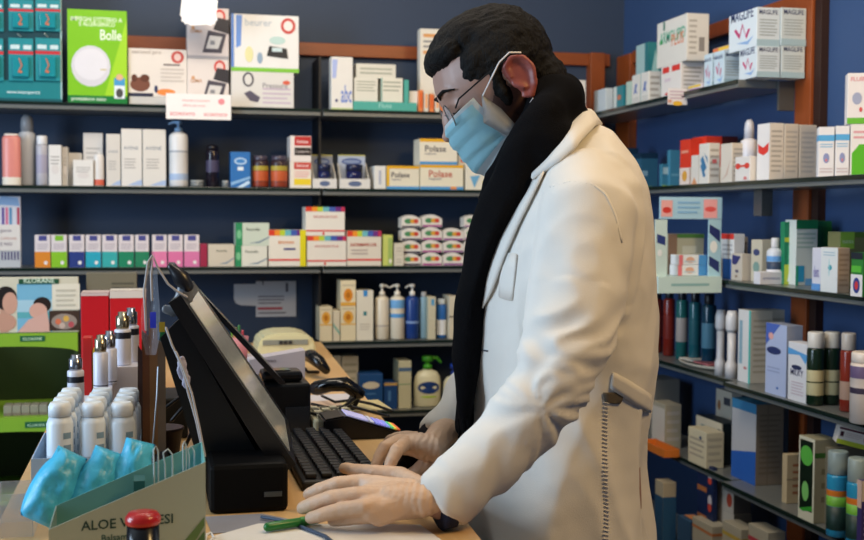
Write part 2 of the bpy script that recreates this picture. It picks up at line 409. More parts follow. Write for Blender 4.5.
# green mask box
n = B(S1, 67, 127, 10, 'mask_display_box', 'tall lime green box picturing a white face mask', 'box', '#7fc31c', [
    ('r', 'F', 0, 0, 1, .085, '#0e7a35'), ('p', 'F', [(.62, .09), (1, .09), (1, .92)], '#a4d82c'), ('t', 'F', .06, .875, .86, "IMPIEGHI D'ITTERIO A", '#eef7dc', 1.2), ('t', 'F', .2, .825, .6, 'E ALLERGENICO', '#eef7dc', 1.2),
    ('t', 'F', .55, .68, .36, 'Bolle', '#f4faea', 1.4), ('t', 'F', .06, .02, .58, 'protezione naso', '#e8f6e0'), ('e', 'F', .39, .4, .33, .22, '#d8d6dc'), ('e', 'F', .39, .42, .28, .17, '#e4e2e8'), ('r', 'F', .55, .36, .65, .37, '#c2b04a'),
    ('r', 'F', .78, .06, .96, .24, '#e6eef4'), ('r', 'F', .78, .2, .96, .28, '#4a9ed0'), ('e', 'F', .87, .29, .06, .035, '#e2b48c'), ('e', 'F', .87, .12, .06, .05, '#4a4a4a')], Y=3.64, d=.05)
n = B(S1, 129, 186, 97, 'device_box', 'flat grey box lying under the white aerosol box', 'box', '#c9c6c2', Y=3.65, d=.12)
B(S1, 128, 187, 49, 'device_box', 'white box with a toy dog picture and orange oval', 'box', '#e6ddd4', [
    ('e', 'F', .84, .84, .11, .13, '#c8504a'), ('e', 'F', .84, .84, .06, .08, '#e8c8c0'), ('e', 'F', .2, .25, .17, .15, '#7a4a3a'), ('e', 'F', .28, .38, .08, .08, '#5f3527'), ('e', 'F', .1, .38, .05, .08, '#5f3527'),
    ('r', 'F', 0, 0, .42, .07, '#2c3048'), ('e', 'F', .64, .1, .16, .07, '#e88a42'), ('t', 'F', .06, .86, .5, 'aerosol pro', '#b8aca4'), ('e', 'F', .47, .16, .03, .08, '#303860'), ('l', 'F', .55, .3, .95, .62, 4, '#cfc4ba'), ('r', 'F', .6, .66, .88, .69, '#6a5a58')], on=n, Y=3.65, d=.12)
TOPD = [('e', 'F', .78, .84, .14, .14, '#d2443c'), ('e', 'F', .78, .84, .09, .09, '#eac8c2'), ('t', 'F', .08, .5, .28, 'GIMA', '#c98c5a'), ('e', 'F', .14, .6, .04, .04, '#d8a070'),
        ('p', 'F', [(.36, .12), (.82, .12), (.94, .5), (.5, .56)], '#4a4652'), ('p', 'F', [(.44, .2), (.74, .2), (.84, .44), (.54, .46)], '#d8d4d0'), ('p', 'F', [(.62, .58), (.72, .82), (1, .78), (1, .5)], '#2e2c34'), ('r', 'F', .55, .28, .66, .36, '#8a8a90')]
n = B(S1, 187, 229, 59, 'monitor_box', 'white blood pressure monitor box, lower of the two stacked ones', 'box', '#e2d8d2', TOPD, 'blood pressure monitor boxes', Y=3.65, d=.12)
B(S1, 187, 229, 8, 'monitor_box', 'white blood pressure monitor box, upper one behind the white tag', 'box', '#dcd0cc', TOPD+[('r', 'F', 0, 0, 1, .06, '#a8a4a8')], 'blood pressure monitor boxes', on=n, Y=3.65, d=.12)
n = B(S1, 231, 294, 72, 'monitor_box', 'white wrist monitor box under the green-edged box', 'box', '#dcdad6', [('e', 'F', .27, .78, .09, .2, '#454350'), ('e', 'F', .27, .78, .06, .15, '#dcdad6'), ('p', 'F', [(.2, .4), (.3, .48), (.46, .3), (.42, .16), (.3, .2)], '#585468'), ('l', 'F', .5, .1, .95, .6, 4, '#c8b8c8'), ('e', 'F', .88, .72, .06, .06, '#d8604a'), ('t', 'F', .5, .56, .4, 'Pressure', '#9a98a0')], Y=3.65, d=.13)
B(S1, 231, 299, 15, 'monitor_box', 'large white arm blood pressure box with a green bottom edge', 'box', '#e8e8e6', [('r', 'F', 0, 0, 1, .07, '#7ec43e'), ('r', 'F', 0, .07, .04, 1, '#5a86d0'), ('p', 'F', [(.07, .98), (.16, .98), (.14, .45), (.07, .4)], '#6a94dc'), ('t', 'F', .2, .8, .4, 'beurer', '#b8c4d0'),
    ('e', 'F', .84, .82, .11, .14, '#c8403c'), ('e', 'F', .84, .82, .07, .09, '#f0e4e0'), ('p', 'F', [(.52, .28), (.84, .24), (.82, .42), (.56, .46)], '#20242c'), ('r', 'F', .6, .36, .75, .43, '#c8dce0'), ('e', 'F', .68, .56, .12, .07, '#bcd8d4'), ('e', 'F', .26, .3, .06, .14, '#e4e0a8'), ('e', 'F', .42, .24, .04, .1, '#90a8c0')], on=n, Y=3.65, d=.13)
B(S1, 331, 353, 57, 'supplement_box', 'tall narrow white box with vertical blue print', 'box', W_, [('t', 'F', .45, .14, .5, 'abc', '#5b7fd0', 3), ('r', 'F', 0, 0, 1, .04, '#b8cc8c'), ('p', 'F', [(.05, .95), (.3, .95), (.22, .6), (.05, .6)], '#a8b8e8'), ('e', 'F', .25, .18, .06, .03, '#203070')], Y=3.64, d=.05)
n = B(S1, 353, 417, 102, 'carton_tray', 'teal carton tray holding cream boxes', 'tray', '#4aa89c', [('t', 'F', .4, .35, .2, 'Fluss', '#9cd4cc')], Y=3.64, d=.1)
m1 = B(S1, 354, 378, 78, 'medicine_box', 'cream box at the left of the teal tray', 'box', '#dedcd0', [('l', 'F', .1, .4, .9, .9, 4, '#a8ac9c')], on=n, Y=3.645, d=.08)
m2 = B(S1, 381, 403, 78, 'medicine_box', 'cream box at the right of the teal tray', 'box', '#e0ded0', [('l', 'F', .1, .4, .9, .9, 3, '#a8ac9c'), ('r', 'F', .0, .0, .04, 1, '#3f9c94')], on=n, Y=3.645, d=.08)
B(S1, 404, 409, 80, 'medicine_box', 'thin teal box beside the cream boxes on the tray', 'box', '#4aa89c', on=n, Y=3.645, d=.08)
B(S1, 356, 396, 64, 'medicine_box', 'flat cream box laid across the teal tray boxes', 'box', '#dad8cc', [('l', 'F', .1, .2, .9, .8, 2, '#a8ac9c')], on=m1, Y=3.65, d=.07)
B(S1, 409, 419, 91, 'medicine_box', 'small white rounded carton between the tray and orange sticks', 'box', '#e0e0dc', Y=3.66, d=.05)
for i, x in enumerate((418.5, 424, 429.5, 435, 440.5)):
    B(S1, x, x+4.8, 90+2*(i % 3), 'stick_pack', f'slim orange and white stick pack, {["first", "second", "third", "fourth", "fifth"][i]} from the left beside the forehead', 'stick pack', ['#e4844a', '#dcd8cc'][i % 2], [('r', 'F', .2, .2, .8, .9, ['#d9602c', '#e8a878'][i % 2])], 'orange stick packs', Y=3.64, d=.02)
B(S1, 420, 446, 29, 'display_card_box', 'tall white box with orange stripes behind the forehead', 'box', '#e0dcd0', [('r', 'F', .12, .9, .8, .94, '#d89a5c'), ('l', 'F', .12, .76, .8, .88, 2, '#8a8a8c'), ('r', 'F', .12, .7, .8, .74, '#d89a5c')], Y=3.68, d=.04)
B(S1, 561, 586, 80, 'medicine_box', 'white box with red print behind the scarf', 'box', '#e0ddd8', [('r', 'F', .5, .2, .9, .5, '#cc3c3c')], Y=3.64, d=.05)
# price sign and white tag
a, b = P(166, 105, Y=3.585), P(231, 105, Y=3.585)
bm = bmesh.new(); mats = [pap('#f2eeec')]; zt, zq = P(200, 94, Y=3.585).z, P(200, 119.5, Y=3.585).z
bx(bm, (a.x, 3.585, zq), (b.x, 3.587, zt)); bx(bm, (a.x, 3.587, S1+.001), (b.x, 3.645, S1+.003))
printd(bm, {'F': Surf((a.x, 3.585, zq), (b.x-a.x, 0, 0), (0, 0, zt-zq), (0, -1, 0))}, [('t', 'F', .06, .14, .38, 'SCONTATO', '#e05060'), ('t', 'F', .58, .14, .36, 'SCONTATO', '#e05060'), ('t', 'F', .25, .68, .42, 'misuratore di pressione', '#e8a0a4'), ('e', 'F', .85, .72, .05, .12, '#e89098'), ('t', 'F', .25, .5, .35, 'offerta del mese', '#ecbcc0')], mats)
tag(build('price_card', bm, mats), 'white price card with red words clipped to the top shelf', 'card')
bm = bmesh.new(); c0 = P(199, 8, Y=3.52); rw = P(217, 8, Y=3.52).x-c0.x; pts = []
for i in range(48):
    t = i/48*2*math.pi; q = 1+.05*math.sin(14*t); cx_ = math.copysign(abs(math.cos(t))**.4, math.cos(t)); sz_ = math.copysign(abs(math.sin(t))**.4, math.sin(t))
    pts.append((c0.x+rw*q*cx_, 3.52, c0.z+rw*.95*q*sz_))
prism(bm, pts, (0, .002, 0)); mats = [pap('#ffffff')]
printd(bm, {'F': Surf((c0.x-rw, 3.52, c0.z-rw), (2*rw, 0, 0), (0, 0, 2*rw), (0, -1, 0))}, [('t', 'F', .3, .84, .4, 'NOVITA', '#8cae50'), ('r', 'F', .1, .78, .9, .8, '#d8e0c0')], mats)
T = thing('hanging_tag', 'bright white scalloped tag hanging at the top of the frame', 'tag', (c0.x, 3.52, c0.z-rw))
build('card', bm, mats, T)
bm = bmesh.new(); tube(bm, [(c0.x, 3.521, c0.z+rw), (c0.x, 3.521, 2.799)], .0008, 6); build('string', bm, pla('#d0d0d0'), T)
# ---- second shelf
b2 = dict(Y=3.67)
bottle(S2, 2, 21, 134, 'cream_tube', 'salmon pink cream tube, leftmost on the second shelf', 'tube', '#dc8a80', '#e8ded4', Y=3.64, capf=.04, kind='cap', band=[(.0, .16, '#e6dccc')], neck=.8, flat=.5)
bottle(S2, 18.5, 35.5, 115, 'spray_can', 'tall silver spray bottle beside the pink tube', 'bottle', '#b9bcc2', '#8c9096', Y=3.70, capf=.24, kind='dome', neck=.75)
bottle(S2, 36, 48, 136, 'lotion_bottle', 'slim grey lotion bottle with a white cap', 'bottle', '#b6b4bc', '#e2e2e4', Y=3.66, capf=.18, neck=.9, band=[(.3, .75, '#a8a4b8')])
wp = [('l', 'F', .15, .5, .85, .75, 3, '#b4b0ac'), ('e', 'F', .5, .4, .3, .12, '#dcd6d2')]
def plain(x0, x1, yt, lab, col='#dfdbd6', d=.05, Y=3.64, decs=wp, nm='lotion_carton'): return B(S2, x0, x1, yt, nm, lab, 'box', col, decs, 'white lotion cartons', Y=Y, d=d)
plain(48.5, 61.5, 145, 'white carton beside the slim grey bottle', '#e4e1dd', .06)
plain(62, 68, 147, 'narrow end of a white carton behind the small ones', '#c9c4be', .05, 3.66)
plain(68.5, 82, 153, 'low pale carton behind the small white box', '#cdc8c0', .05, 3.70)
plain(73, 93.5, 160, 'small square white cream box in front', '#e4e1dc', .05, 3.63)
plain(83, 103, 133, 'tall grey-white carton behind the red-capped tube', '#d5d0cb', .05, 3.70)
bottle(S2, 94, 104, 152, 'cream_tube', 'small white tube with a red cap standing on its cap', 'tube', '#dedad6', '#e0dcd8', Y=3.645, band=[(.02, .2, '#d8664e')], capf=.05, neck=.3, flat=.6)
cb = [('t', 'F', .12, .64, .7, 'AVENE', '#8c94a0'), ('l', 'F', .15, .3, .7, .5, 4, '#b4b0ac'), ('p', 'F', [(.3, .02), (1, .02), (1, .12), (.8, .1)], '#a8bcdc')]
plain(106, 120.5, 134, 'beige-white carton left of the taller pair', '#d8d3cb', decs=cb)
plain(121, 142, 129, 'tall white carton with a blue base, left of the pair', '#e0dcd6', decs=cb)
plain(142.5, 166, 129.5, 'tall white carton with a blue base, right of the pair', '#ddd9d2', decs=cb)
bottle(S2, 169, 188, 121, 'pump_bottle', 'white lotion bottle with a pale blue pump', 'bottle', '#dcdcdc', '#7ea2c8', Y=3.65, kind='pump', capf=.17, neck=.5, band=[(.12, .24, '#aac0e0'), (.62, .66, '#a8aeb8')])
bottle(S2, 206, 219, 145, 'deodorant_bottle', 'dark purple rounded bottle on a clear stand', 'bottle', '#1b1622', '#120f18', Y=3.66, capf=.12, kind='dome', neck=.9, band=[(.4, .72, '#4a4660')], rough=.15)
for x0, x1, l in ((190, 204, 'left clear tester jar beside the white pump bottle'), (222, 229, 'clear tester jar between the purple bottle and the blue box')):
    a, b = P(x0, 183, Y=3.65), P(x1, 183, Y=3.65); r = (b.x-a.x)/2
    T = thing('tester_jar', l, 'jar', ((a.x+b.x)/2, 3.65, S2+.0004), 'clear tester jars')
    bm = bmesh.new(); lathe(bm, [(r, 0), (r, .013), (r*.9, .014)], ((a.x+b.x)/2, 3.65, S2+.0004)); build('body', bm, M('#aab0b0', .1, trans=.6), T)
    bm = bmesh.new(); lathe(bm, [(r*.95, .0145), (r*.95, .02), (r*.8, .021)], ((a.x+b.x)/2, 3.65, S2+.0004)); build('lid', bm, pla('#a0a4a4'), T)
B(S2, 230.5, 250.5, 152, 'cotton_box', 'blue box with white cloud print', 'box', '#2b6fb4', [('e', 'F', .5, .74, .32, .1, '#b8d4ec'), ('e', 'F', .5, .74, .24, .06, '#3a80c4'), ('r', 'F', .35, .48, .65, .58, '#dce8f0'), ('p', 'F', [(0, .05), (1, .25), (1, .32), (0, .14)], '#8cb8e0'), ('p', 'F', [(.3, 0), (.9, .2), (1, .12), (.6, 0)], '#c4dcf0')])
for x0, x1, l in ((252, 268.5, 'left'), (270.5, 287.5, 'right')):
    bottle(S2, x0, x1, 156, 'vitamin_jar', f'dark brown and orange vitamin jar, {l} one of the pair', 'jar', '#3a2a30', '#4a4454', Y=3.66, capf=.15, neck=.9, band=[(.05, .22, '#8a3820'), (.24, .62, '#c05c34'), (.63, .8, '#b0a040')])
sw = [('r', 'F', .2, .62, .98, .98, '#b92c2c'), ('t', 'F', .3, .72, .55, 'Swisse', '#f0e0dc'), ('r', 'F', .2, .25, .98, .55, '#2a2222'), ('t', 'F', .25, .35, .65, 'Cardio-Vit', '#d8d0cc')]
n = B(S2, 290, 311.5, 162, 'supplement_box', 'white box with red band and yellow block, lower of two', 'box', '#e6ded2', [('r', 'F', .18, .72, .98, .98, '#c23428'), ('t', 'F', .28, .8, .6, 'Swisse', '#f0e0dc'), ('r', 'F', .18, .12, .98, .36, '#e8cc30'), ('l', 'F', .2, .4, .9, .66, 3, '#e4a8a0')])
B(S2, 290, 311.5, 136, 'supplement_box', 'white box with red and black bands, upper of two', 'box', '#e6ded8', sw, on=n)
def tray_jar(x0, x1, l):
    a, b = P(x0, 175, Y=3.62), P(x1, 175, Y=3.62); w_ = b.x-a.x; zt = P(x0, 154, Y=3.66).z; h = zt-S2
    T = thing('tester_tray', f'white display tray with printed back, {l} of the two beside the red boxes', 'display', ((a.x+b.x)/2, 3.65, S2+.0004), 'white tester trays')
    bm = bmesh.new(); bx(bm, (a.x, 3.625, S2+.0004), (b.x, 3.70, S2+h*.28)); mats = [pap('#d8d6d2')]
    printd(bm, {'F': Surf((a.x, 3.625, S2), (w_, 0, 0), (0, 0, h*.28), (0, -1, 0))}, [('e', 'F', .5, .5, .22, .28, '#5a6a8c')], mats); build('tray', bm, mats, T)
    bm = bmesh.new(); bx(bm, (a.x+w_*.05, 3.69, S2+h*.281), (b.x-w_*.05, 3.698, zt)); mats = [pap('#a9b4c8' if l == 'right' else '#8c919e')]
    printd(bm, {'F': Surf((a.x, 3.69, S2), (w_, 0, 0), (0, 0, h), (0, -1, 0))}, [('e', 'F', .5, .8, .34, .1, '#44588c'), ('e', 'F', .5, .8, .28, .05, '#8494b4'), ('r', 'F', .05, .96, .95, 1, '#a8a45c')], mats); build('back_card', bm, mats, T)
    J = thing('cream_jar', f'navy cream jar in the {l} white tester tray', 'jar', ((a.x+b.x)/2+.002, 3.655, S2+h*.282), 'navy cream jars')
    c = ((a.x+b.x)/2+.002, 3.655, S2+h*.282); r = w_*.27
    bm = bmesh.new(); lathe(bm, [(r*.9, 0), (r, .002), (r, h*.22)], c); mats = [pla('#1b2150', .2)]; build('body', bm, mats, J)
    bm = bmesh.new(); lathe(bm, [(r*1.04, h*.225), (r*1.04, h*.4), (r*.9, h*.42)], c); build('lid', bm, pla('#202646', .2), J)
    # beige leaning cheeks of the tray
    for s in (0, 1):
        xx = a.x+w_*.02 if s == 0 else b.x-w_*.02-.003
        bm = bmesh.new(); prism(bm, [(xx, 3.626, S2+h*.281), (xx, 3.689, S2+h*.281), (xx, 3.689, S2+h*.75)], (.003, 0, 0)); build('side_card', bm, pap('#c8c2b6'), T)
tray_jar(313, 337, 'left'); tray_jar(340, 370.5, 'right')
B(S2, 374, 386, 166, 'medicine_box', 'plain white box beside the yellow-topped boxes', 'box', '#dcdcd8', [('r', 'F', .4, .2, .6, .8, '#a8aec0')])
pol = [('r', 'F', 0, .88, 1, 1, '#e0a820'), ('r', 'F', 0, 0, 1, .12, '#4a94cc'), ('t', 'F', .14, .5, .56, 'Polase', '#3a3c50'), ('t', 'F', .14, .36, .3, 'magnesio', '#8a8c98')]
pol2 = [('r', 'F', 0, .88, 1, 1, '#e0a820'), ('r', 'F', 0, 0, 1, .12, '#4a94cc'), ('t', 'F', .2, .5, .54, 'Polase', '#b84a3c'), ('t', 'F', .2, .36, .3, 'magnesio', '#8a8c98'), ('r', 'F', .7, .02, .84, .12, '#e08c44')]
B(S2, 386.5, 419.5, 166, 'supplement_box', 'yellow-topped cream box, left of the lower pair', 'box', '#ded8c4', [('r', 'F', 0, 0, .08, 1, '#e0b020')]+pol, 'yellow-topped boxes')
n = B(S2, 420, 463.5, 165, 'supplement_box', 'yellow-topped cream box with red word, right of the lower pair', 'box', '#e2dcc6', pol2, 'yellow-topped boxes')
B(S2, 419.5, 457.5, 139, 'supplement_box', 'yellow-topped cream box stacked above the lower pair', 'box', '#e4decc', pol, 'yellow-topped boxes', on=n)
B(S2, 458, 470, 155, 'medicine_box', 'white box with red mark laid beside the stacked yellow-topped box', 'box', '#dedbd4', [('r', 'F', .2, .3, .8, .6, '#d87468')], on=n, Y=3.66, d=.05)
B(S2, 465.5, 495, 163, 'medicine_box', 'white and yellow box with a blue droplet near the scarf', 'box', '#e0dccc', [('p', 'F', [(.2, 1), (1, 1), (1, .5), (.6, .62)], '#e8cc28'), ('p', 'F', [(.15, .5), (.5, .55), (.3, .08)], '#6aa8d0'), ('p', 'F', [(.55, .3), (.9, .5), (.9, .05)], '#d8c848')])
# ---- third shelf
a, b = P(-12, 230, Y=3.63), P(20, 230, Y=3.63)
T = thing('sample_stand', 'white card stand of sample tubes at the far left', 'display', ((a.x+b.x)/2, 3.65, S3+.0004))
zt = P(10, 196, Y=3.63).z; h = zt-S3
bm = bmesh.new(); bx(bm, (a.x, 3.655, S3+.0004), (b.x, 3.665, zt), 0, .002); mats = [pap('#c6c8d4')]
printd(bm, {'F': Surf((a.x, 3.655, S3), (b.x-a.x, 0, 0), (0, 0, h), (0, -1, 0))}, [('p', 'F', [(.2, .88), (.98, .86), (.9, .98), (.4, 1)], '#88a8d0')]+[('r', 'F', .4+i*.12, .56, .48+i*.12, .84, ['#5a4a90', '#c86a8c', '#4a86b0', '#c8ccd8', '#a84058'][i]) for i in range(5)], mats); build('back_card', bm, mats, T)
bm = bmesh.new(); bx(bm, (a.x, 3.635, S3+h*.24), (b.x, 3.654, S3+h*.6)); mats = [pap('#dad5d0')]
printd(bm, {'F': Surf((a.x, 3.635, S3+h*.24), (b.x-a.x, 0, 0), (0, 0, h*.36), (0, -1, 0))}, [('t', 'F', .38, .68, .34, 'gocce', '#7a6a80'), ('t', 'F', .38, .42, .5, 'CAPILLARI', '#c09088'), ('t', 'F', .38, .18, .36, 'E NO', '#7a6a80')], mats); build('front_card', bm, mats, T)
bm = bmesh.new(); bx(bm, (a.x, 3.635, S3+.0004), (b.x, 3.654, S3+h*.235)); mats = [pap('#b8bcc0')]
printd(bm, {'F': Surf((a.x, 3.635, S3), (b.x-a.x, 0, 0), (0, 0, h*.235), (0, -1, 0))}, [('r', 'F', .4+i*.1, .45, .45+i*.1, .95, '#4a4470') for i in range(6)], mats); build('base', bm, mats, T)
def bach(x0, x1, c, l, patch='#4a4c8c', y=235):
    B(S3, x0, x1, y, 'drops_box', l, 'box', '#ddd4d6', [('r', 'F', 0, 0, 1, .48, c), ('r', 'F', .25, .82, .78, .98, patch), ('l', 'F', .15, .54, .85, .74, 3, '#b4aab4'), ('e', 'F', .7, .14, .12, .06, '#e8e4e0')], 'small two-tone drops boxes', d=.05)
bach(34.5, 50.5, '#d8862c', 'white drops box with an orange lower half'); bach(51, 67, '#86c02c', 'white drops box with a lime green lower half', '#7ab82c')
bach(69, 84.5, '#2a3c80', 'white drops box with a navy lower half'); bach(85.5, 101, '#2aa4bc', 'white drops box with a light cyan lower half')
bach(102, 117.5, '#38a8a8', 'white drops box with a teal lower half, between cyan and green'); bach(118.5, 134, '#1f8460', 'white drops box with a green lower half, left of two greens')
bach(135, 149, '#27805c', 'white drops box with a green lower half, right of two greens')
bach(152, 167, '#e07ca8', 'white drops box with a pink lower half, first from the left of four'); bach(168, 183, '#dc74a4', 'white drops box with a pink lower half, second of four')
bach(184, 199.5, '#d878a8', 'white drops box with a pink lower half, rightmost of four')
TOPn = B(S3, 200, 207.5, 244, 'medicine_box', 'narrow maroon box beside the pink drops boxes', 'box', '#9c2a48')
gr = lambda left: [('r', 'F', 0, 0, left, 1, '#2c8c5c'), ('e', 'F', left/2, .5, left*.35, .2, '#7ac090'), ('t', 'F', .32, .66, .4, 'Reumilin', '#4a5a54'), ('p', 'F', [(.4, .12), (.7, .2), (1, .42), (1, .36), (.7, .12)], '#7c90a0')]
B(S3, 208, 234.5, 244.5, 'medicine_box', 'beige box with a curved line beside the maroon box', 'box', '#cfc6b4', gr(0)[2:])
n = B(S3, 235, 267.5, 246, 'medicine_box', 'white and green box, lower of two stacked', 'box', '#dcdcd0', gr(.2), 'white and green boxes')
B(S3, 235.5, 269.5, 223, 'medicine_box', 'white and green box, upper of two stacked', 'box', '#c9d4c4', gr(.2), 'white and green boxes', on=n)
rb = [('r', 'F', 0, .84, .16, 1, '#d8402c'), ('r', 'F', .16, .84, .3, 1, '#e8902c'), ('r', 'F', .3, .84, .44, 1, '#b8cc3c'), ('r', 'F', .44, .84, .6, 1, '#6ab4bc'), ('r', 'F', .6, .84, .76, 1, '#405cac'), ('r', 'F', .76, .84, .9, 1, '#6a2c7c'), ('r', 'F', .9, .84, 1, 1, '#b83054'),
      ('r', 'F', 0, .15, 1, .2, '#d8403c'), ('t', 'F', .2, .62, .6, 'DICOFLOR PLUS', '#cc8484'), ('e', 'F', .45, .08, .03, .05, '#d8403c')]
B(S3, 268.5, 306, 230, 'supplement_box', 'rainbow-striped white box with a yellow end', 'box', '#e4dfd2', rb[:8]+[('r', 'F', .84, 0, 1, 1, '#dcd020'), ('t', 'F', .25, .62, .42, 'SINUSAN', '#e08c5c'), ('r', 'F', .4, .45, .72, .5, '#4a4a80')], 'rainbow-striped boxes', Y=3.63)
n = B(S3, 307, 346.5, 236, 'supplement_box', 'rainbow-striped white box, lower of two stacked', 'box', '#e2dcd0', rb, 'rainbow-striped boxes')
B(S3, 305.5, 345, 207, 'supplement_box', 'rainbow-striped white box stacked on top', 'box', '#e4dfd4', rb, 'rainbow-striped boxes', on=n)
B(S3, 347, 381.5, 231, 'supplement_box', 'rainbow-striped white box with bold red word at right', 'box', '#dcd4c4', rb[:8]+[('t', 'F', .1, .56, .76, 'NORMAFLOR', '#b83c34'), ('l', 'F', .12, .3, .6, .5, 2, '#b8a8a0')], 'rainbow-striped boxes')
B(S3, 383, 393, 235, 'medicine_box', 'narrow lime and beige box', 'box', '#c4cc6c', [('r', 'F', .5, 0, .95, .9, '#9cb464'), ('e', 'F', .75, .15, .15, .08, '#e0dcc8')])
n = B(S3, 394, 404, 255, 'medicine_box', 'tiny cream box, lower of two', 'box', '#d4cdbc', [('l', 'F', .2, .2, .8, .7, 2, '#b4ac9c')], 'tiny cream boxes'); B(S3, 394, 404, 243.5, 'medicine_box', 'tiny cream box, upper of two', 'box', '#d4cdbc', [('l', 'F', .2, .2, .8, .7, 2, '#b4ac9c')], 'tiny cream boxes', on=n)
ords = ['bottom', 'second from bottom', 'third from bottom', 'topmost', 'topmost']
def sweet(x0, x1, ys, l, c2):
    """candy tins: rounded lozenge boxes stacked"""
    zp = S3+.0003
    for i, y in enumerate(ys):
        a, b = P(x0, y+6, Y=3.64), P(x1, y+6, Y=3.64); zt = P(x0, y, Y=3.64).z
        bm = bmesh.new(); w_ = b.x-a.x; h = zt-zp; pts = []
        for k in range(10): pts.append((a.x+w_*k/9, 3.64, zt-h*.3*(2*k/9-.9)**2))
        pts += [(b.x, 3.64, zp), (a.x, 3.64, zp)]
        prism(bm, pts[::-1], (0, .05, 0)); mats = [pap('#dcd8d0')]
        printd(bm, {'F': Surf((a.x, 3.64, zp), (w_, 0, 0), (0, 0, h), (0, -1, 0))}, [('r', 'F', .03, .02, .97, .16, c2), ('e', 'F', .35, .52, .2, .2, '#4a8a5c'), ('e', 'F', .6, .52, .16, .18, '#d8a03c'), ('e', 'F', .75, .52, .12, .18, '#c84838')], mats)
        tag(build('lozenge_box', bm, mats), f'white lozenge box with colourful oval, {ords[i] if i < len(ys)-1 else "topmost"} in {l} stack', 'box', 'lozenge boxes')
        zp = zt+.0004
sweet(401.5, 421, [253.5, 240.5, 228, 215], 'leftmost', '#3a3448'); sweet(422, 442, [252.5, 240, 227, 214.5], 'second', '#a84c8c'); sweet(443, 463.5, [252.5, 240.5, 228], 'third', '#8a4c8c'); sweet(464, 481, [252, 240, 227, 215], 'fourth', '#b08cac')
# ---- fourth shelf
sun = [('e', 'F', .5, .42, .3, .26, '#dc8c2c'), ('e', 'F', .5, .42, .14, .12, '#b8701c'), ('r', 'F', .1, .78, .9, .84, '#c8bca0'), ('r', 'F', 0, 0, 1, .14, '#e0a848')]
suncap = [('e', 'F', .5, .68, .34, .18, '#dca040'), ('e', 'F', .5, .68, .16, .09, '#b8701c'), ('r', 'F', .1, .9, .9, .94, '#c8bca0'), ('r', 'F', 0, .46, 1, .5, '#e0b058')]
B(S4, 319.5, 332.5, 307, 'sun_cream_box', 'cream box with an orange sun, leftmost on the fourth shelf', 'box', '#dccfae', suncap, 'sun cream boxes')
B(S4, 333, 340, 311, 'sun_cream_box', 'narrow beige box between two sun boxes', 'box', '#d4c9b0', [('p', 'F', [(0, .5), (1, .2), (1, .3), (0, .6)], '#70a898')], 'sun cream boxes')
n = B(S4, 340.5, 356, 306, 'sun_cream_box', 'cream box with an orange sun, lower of two stacked', 'box', '#e0d3b0', suncap, 'sun cream boxes')
B(S4, 340.5, 356, 280.5, 'sun_cream_box', 'cream box with an orange sun, upper of two stacked', 'box', '#e4d7b4', sun, 'sun cream boxes', on=n)
B(S4, 356.5, 373.5, 290.5, 'lotion_carton', 'tall cream carton with a blue notch and leaf mark', 'box', '#e0dac8', [('r', 'F', .4, .88, .65, 1, '#3c8ccc'), ('r', 'F', .4, .5, .6, .58, '#2c7c84'), ('l', 'F', .2, .2, .8, .35, 3, '#c0b8a8')])
wl = M('#e2dcca', .3, var=.03)
bottle(S4, 375, 389, 284, 'pump_bottle', 'cream pump bottle beside the tall cream carton', 'bottle', '#dcd3bf', '#e0dcd0', Y=3.66, kind='pumpr', capf=.22, neck=.5, band=[(.3, .34, '#b8b0a8')])
bottle(S4, 390, 404.5, 284, 'pump_bottle', 'cream pump bottle with a blue label band', 'bottle', '#ddd6c4', '#e0dcd0', Y=3.66, kind='pump', capf=.22, neck=.5, band=[(.5, .6, '#5a9cd8'), (.72, .92, '#6ea8dc')])
bottle(S4, 405.5, 419, 284, 'pump_bottle', 'navy blue pump bottle with a white pump', 'bottle', '#1c3c80', '#dcdad4', Y=3.66, kind='pump', capf=.22, neck=.5, band=[(.36, .42, '#7c98c8')])
bottle(S4, 420, 427.5, 292, 'slim_bottle', 'slim blue-grey bottle right of the navy pump bottle', 'bottle', '#7c9cac', '#a8a8a8', Y=3.66, capf=.1, neck=.7)
B(S4, 428, 436, 297, 'lotion_carton', 'slim beige carton between two slim bottles', 'box', '#c8c2a8', [('r', 'F', .4, .8, .8, .95, '#5a9cc4')])
bottle(S4, 436.5, 446, 299, 'slim_bottle', 'blue and white slim bottle near the scarf', 'bottle', '#2c64a8', '#c4d0d8', Y=3.66, capf=.14, neck=.8, band=[(.1, .55, '#e0e4e8')])
B(S4, 449, 456.5, 296, 'lotion_carton', 'slim beige carton beside the scarf', 'box', '#d0c7b0', [('r', 'F', 0, .5, 1, .53, '#40382c')])
# ---- lowest visible shelf
B(S5, 322, 341, 356, 'medicine_box', 'beige box, left of two behind the telephone', 'box', '#bcb29c', [('l', 'F', .1, .1, .9, .9, 6, '#a09880')], Y=3.68)
B(S5, 341.5, 358.5, 356, 'medicine_box', 'beige box with a dark mark, right of two behind the telephone', 'box', '#c0b69e', [('l', 'F', .1, .1, .9, .9, 6, '#a09880'), ('r', 'F', .1, .4, .25, .7, '#58544c')], Y=3.68)
B(S5, 359, 383, 374, 'skincare_box', 'blue box with a pale oval label', 'box', '#1e4c84', [('e', 'F', .5, .68, .36, .1, '#d4ccb8'), ('r', 'F', .3, .42, .7, .46, '#4a78ac'), ('r', 'F', .2, .1, .8, .14, '#4a78ac')], Y=3.64)
B(S5, 384, 397.5, 383, 'skincare_box', 'small dark blue box with a gold lid edge', 'box', '#1a4278', [('r', 'F', 0, .9, 1, 1, '#c09c5c'), ('r', 'F', .3, .3, .5, .7, '#4a78ac')], Y=3.64)
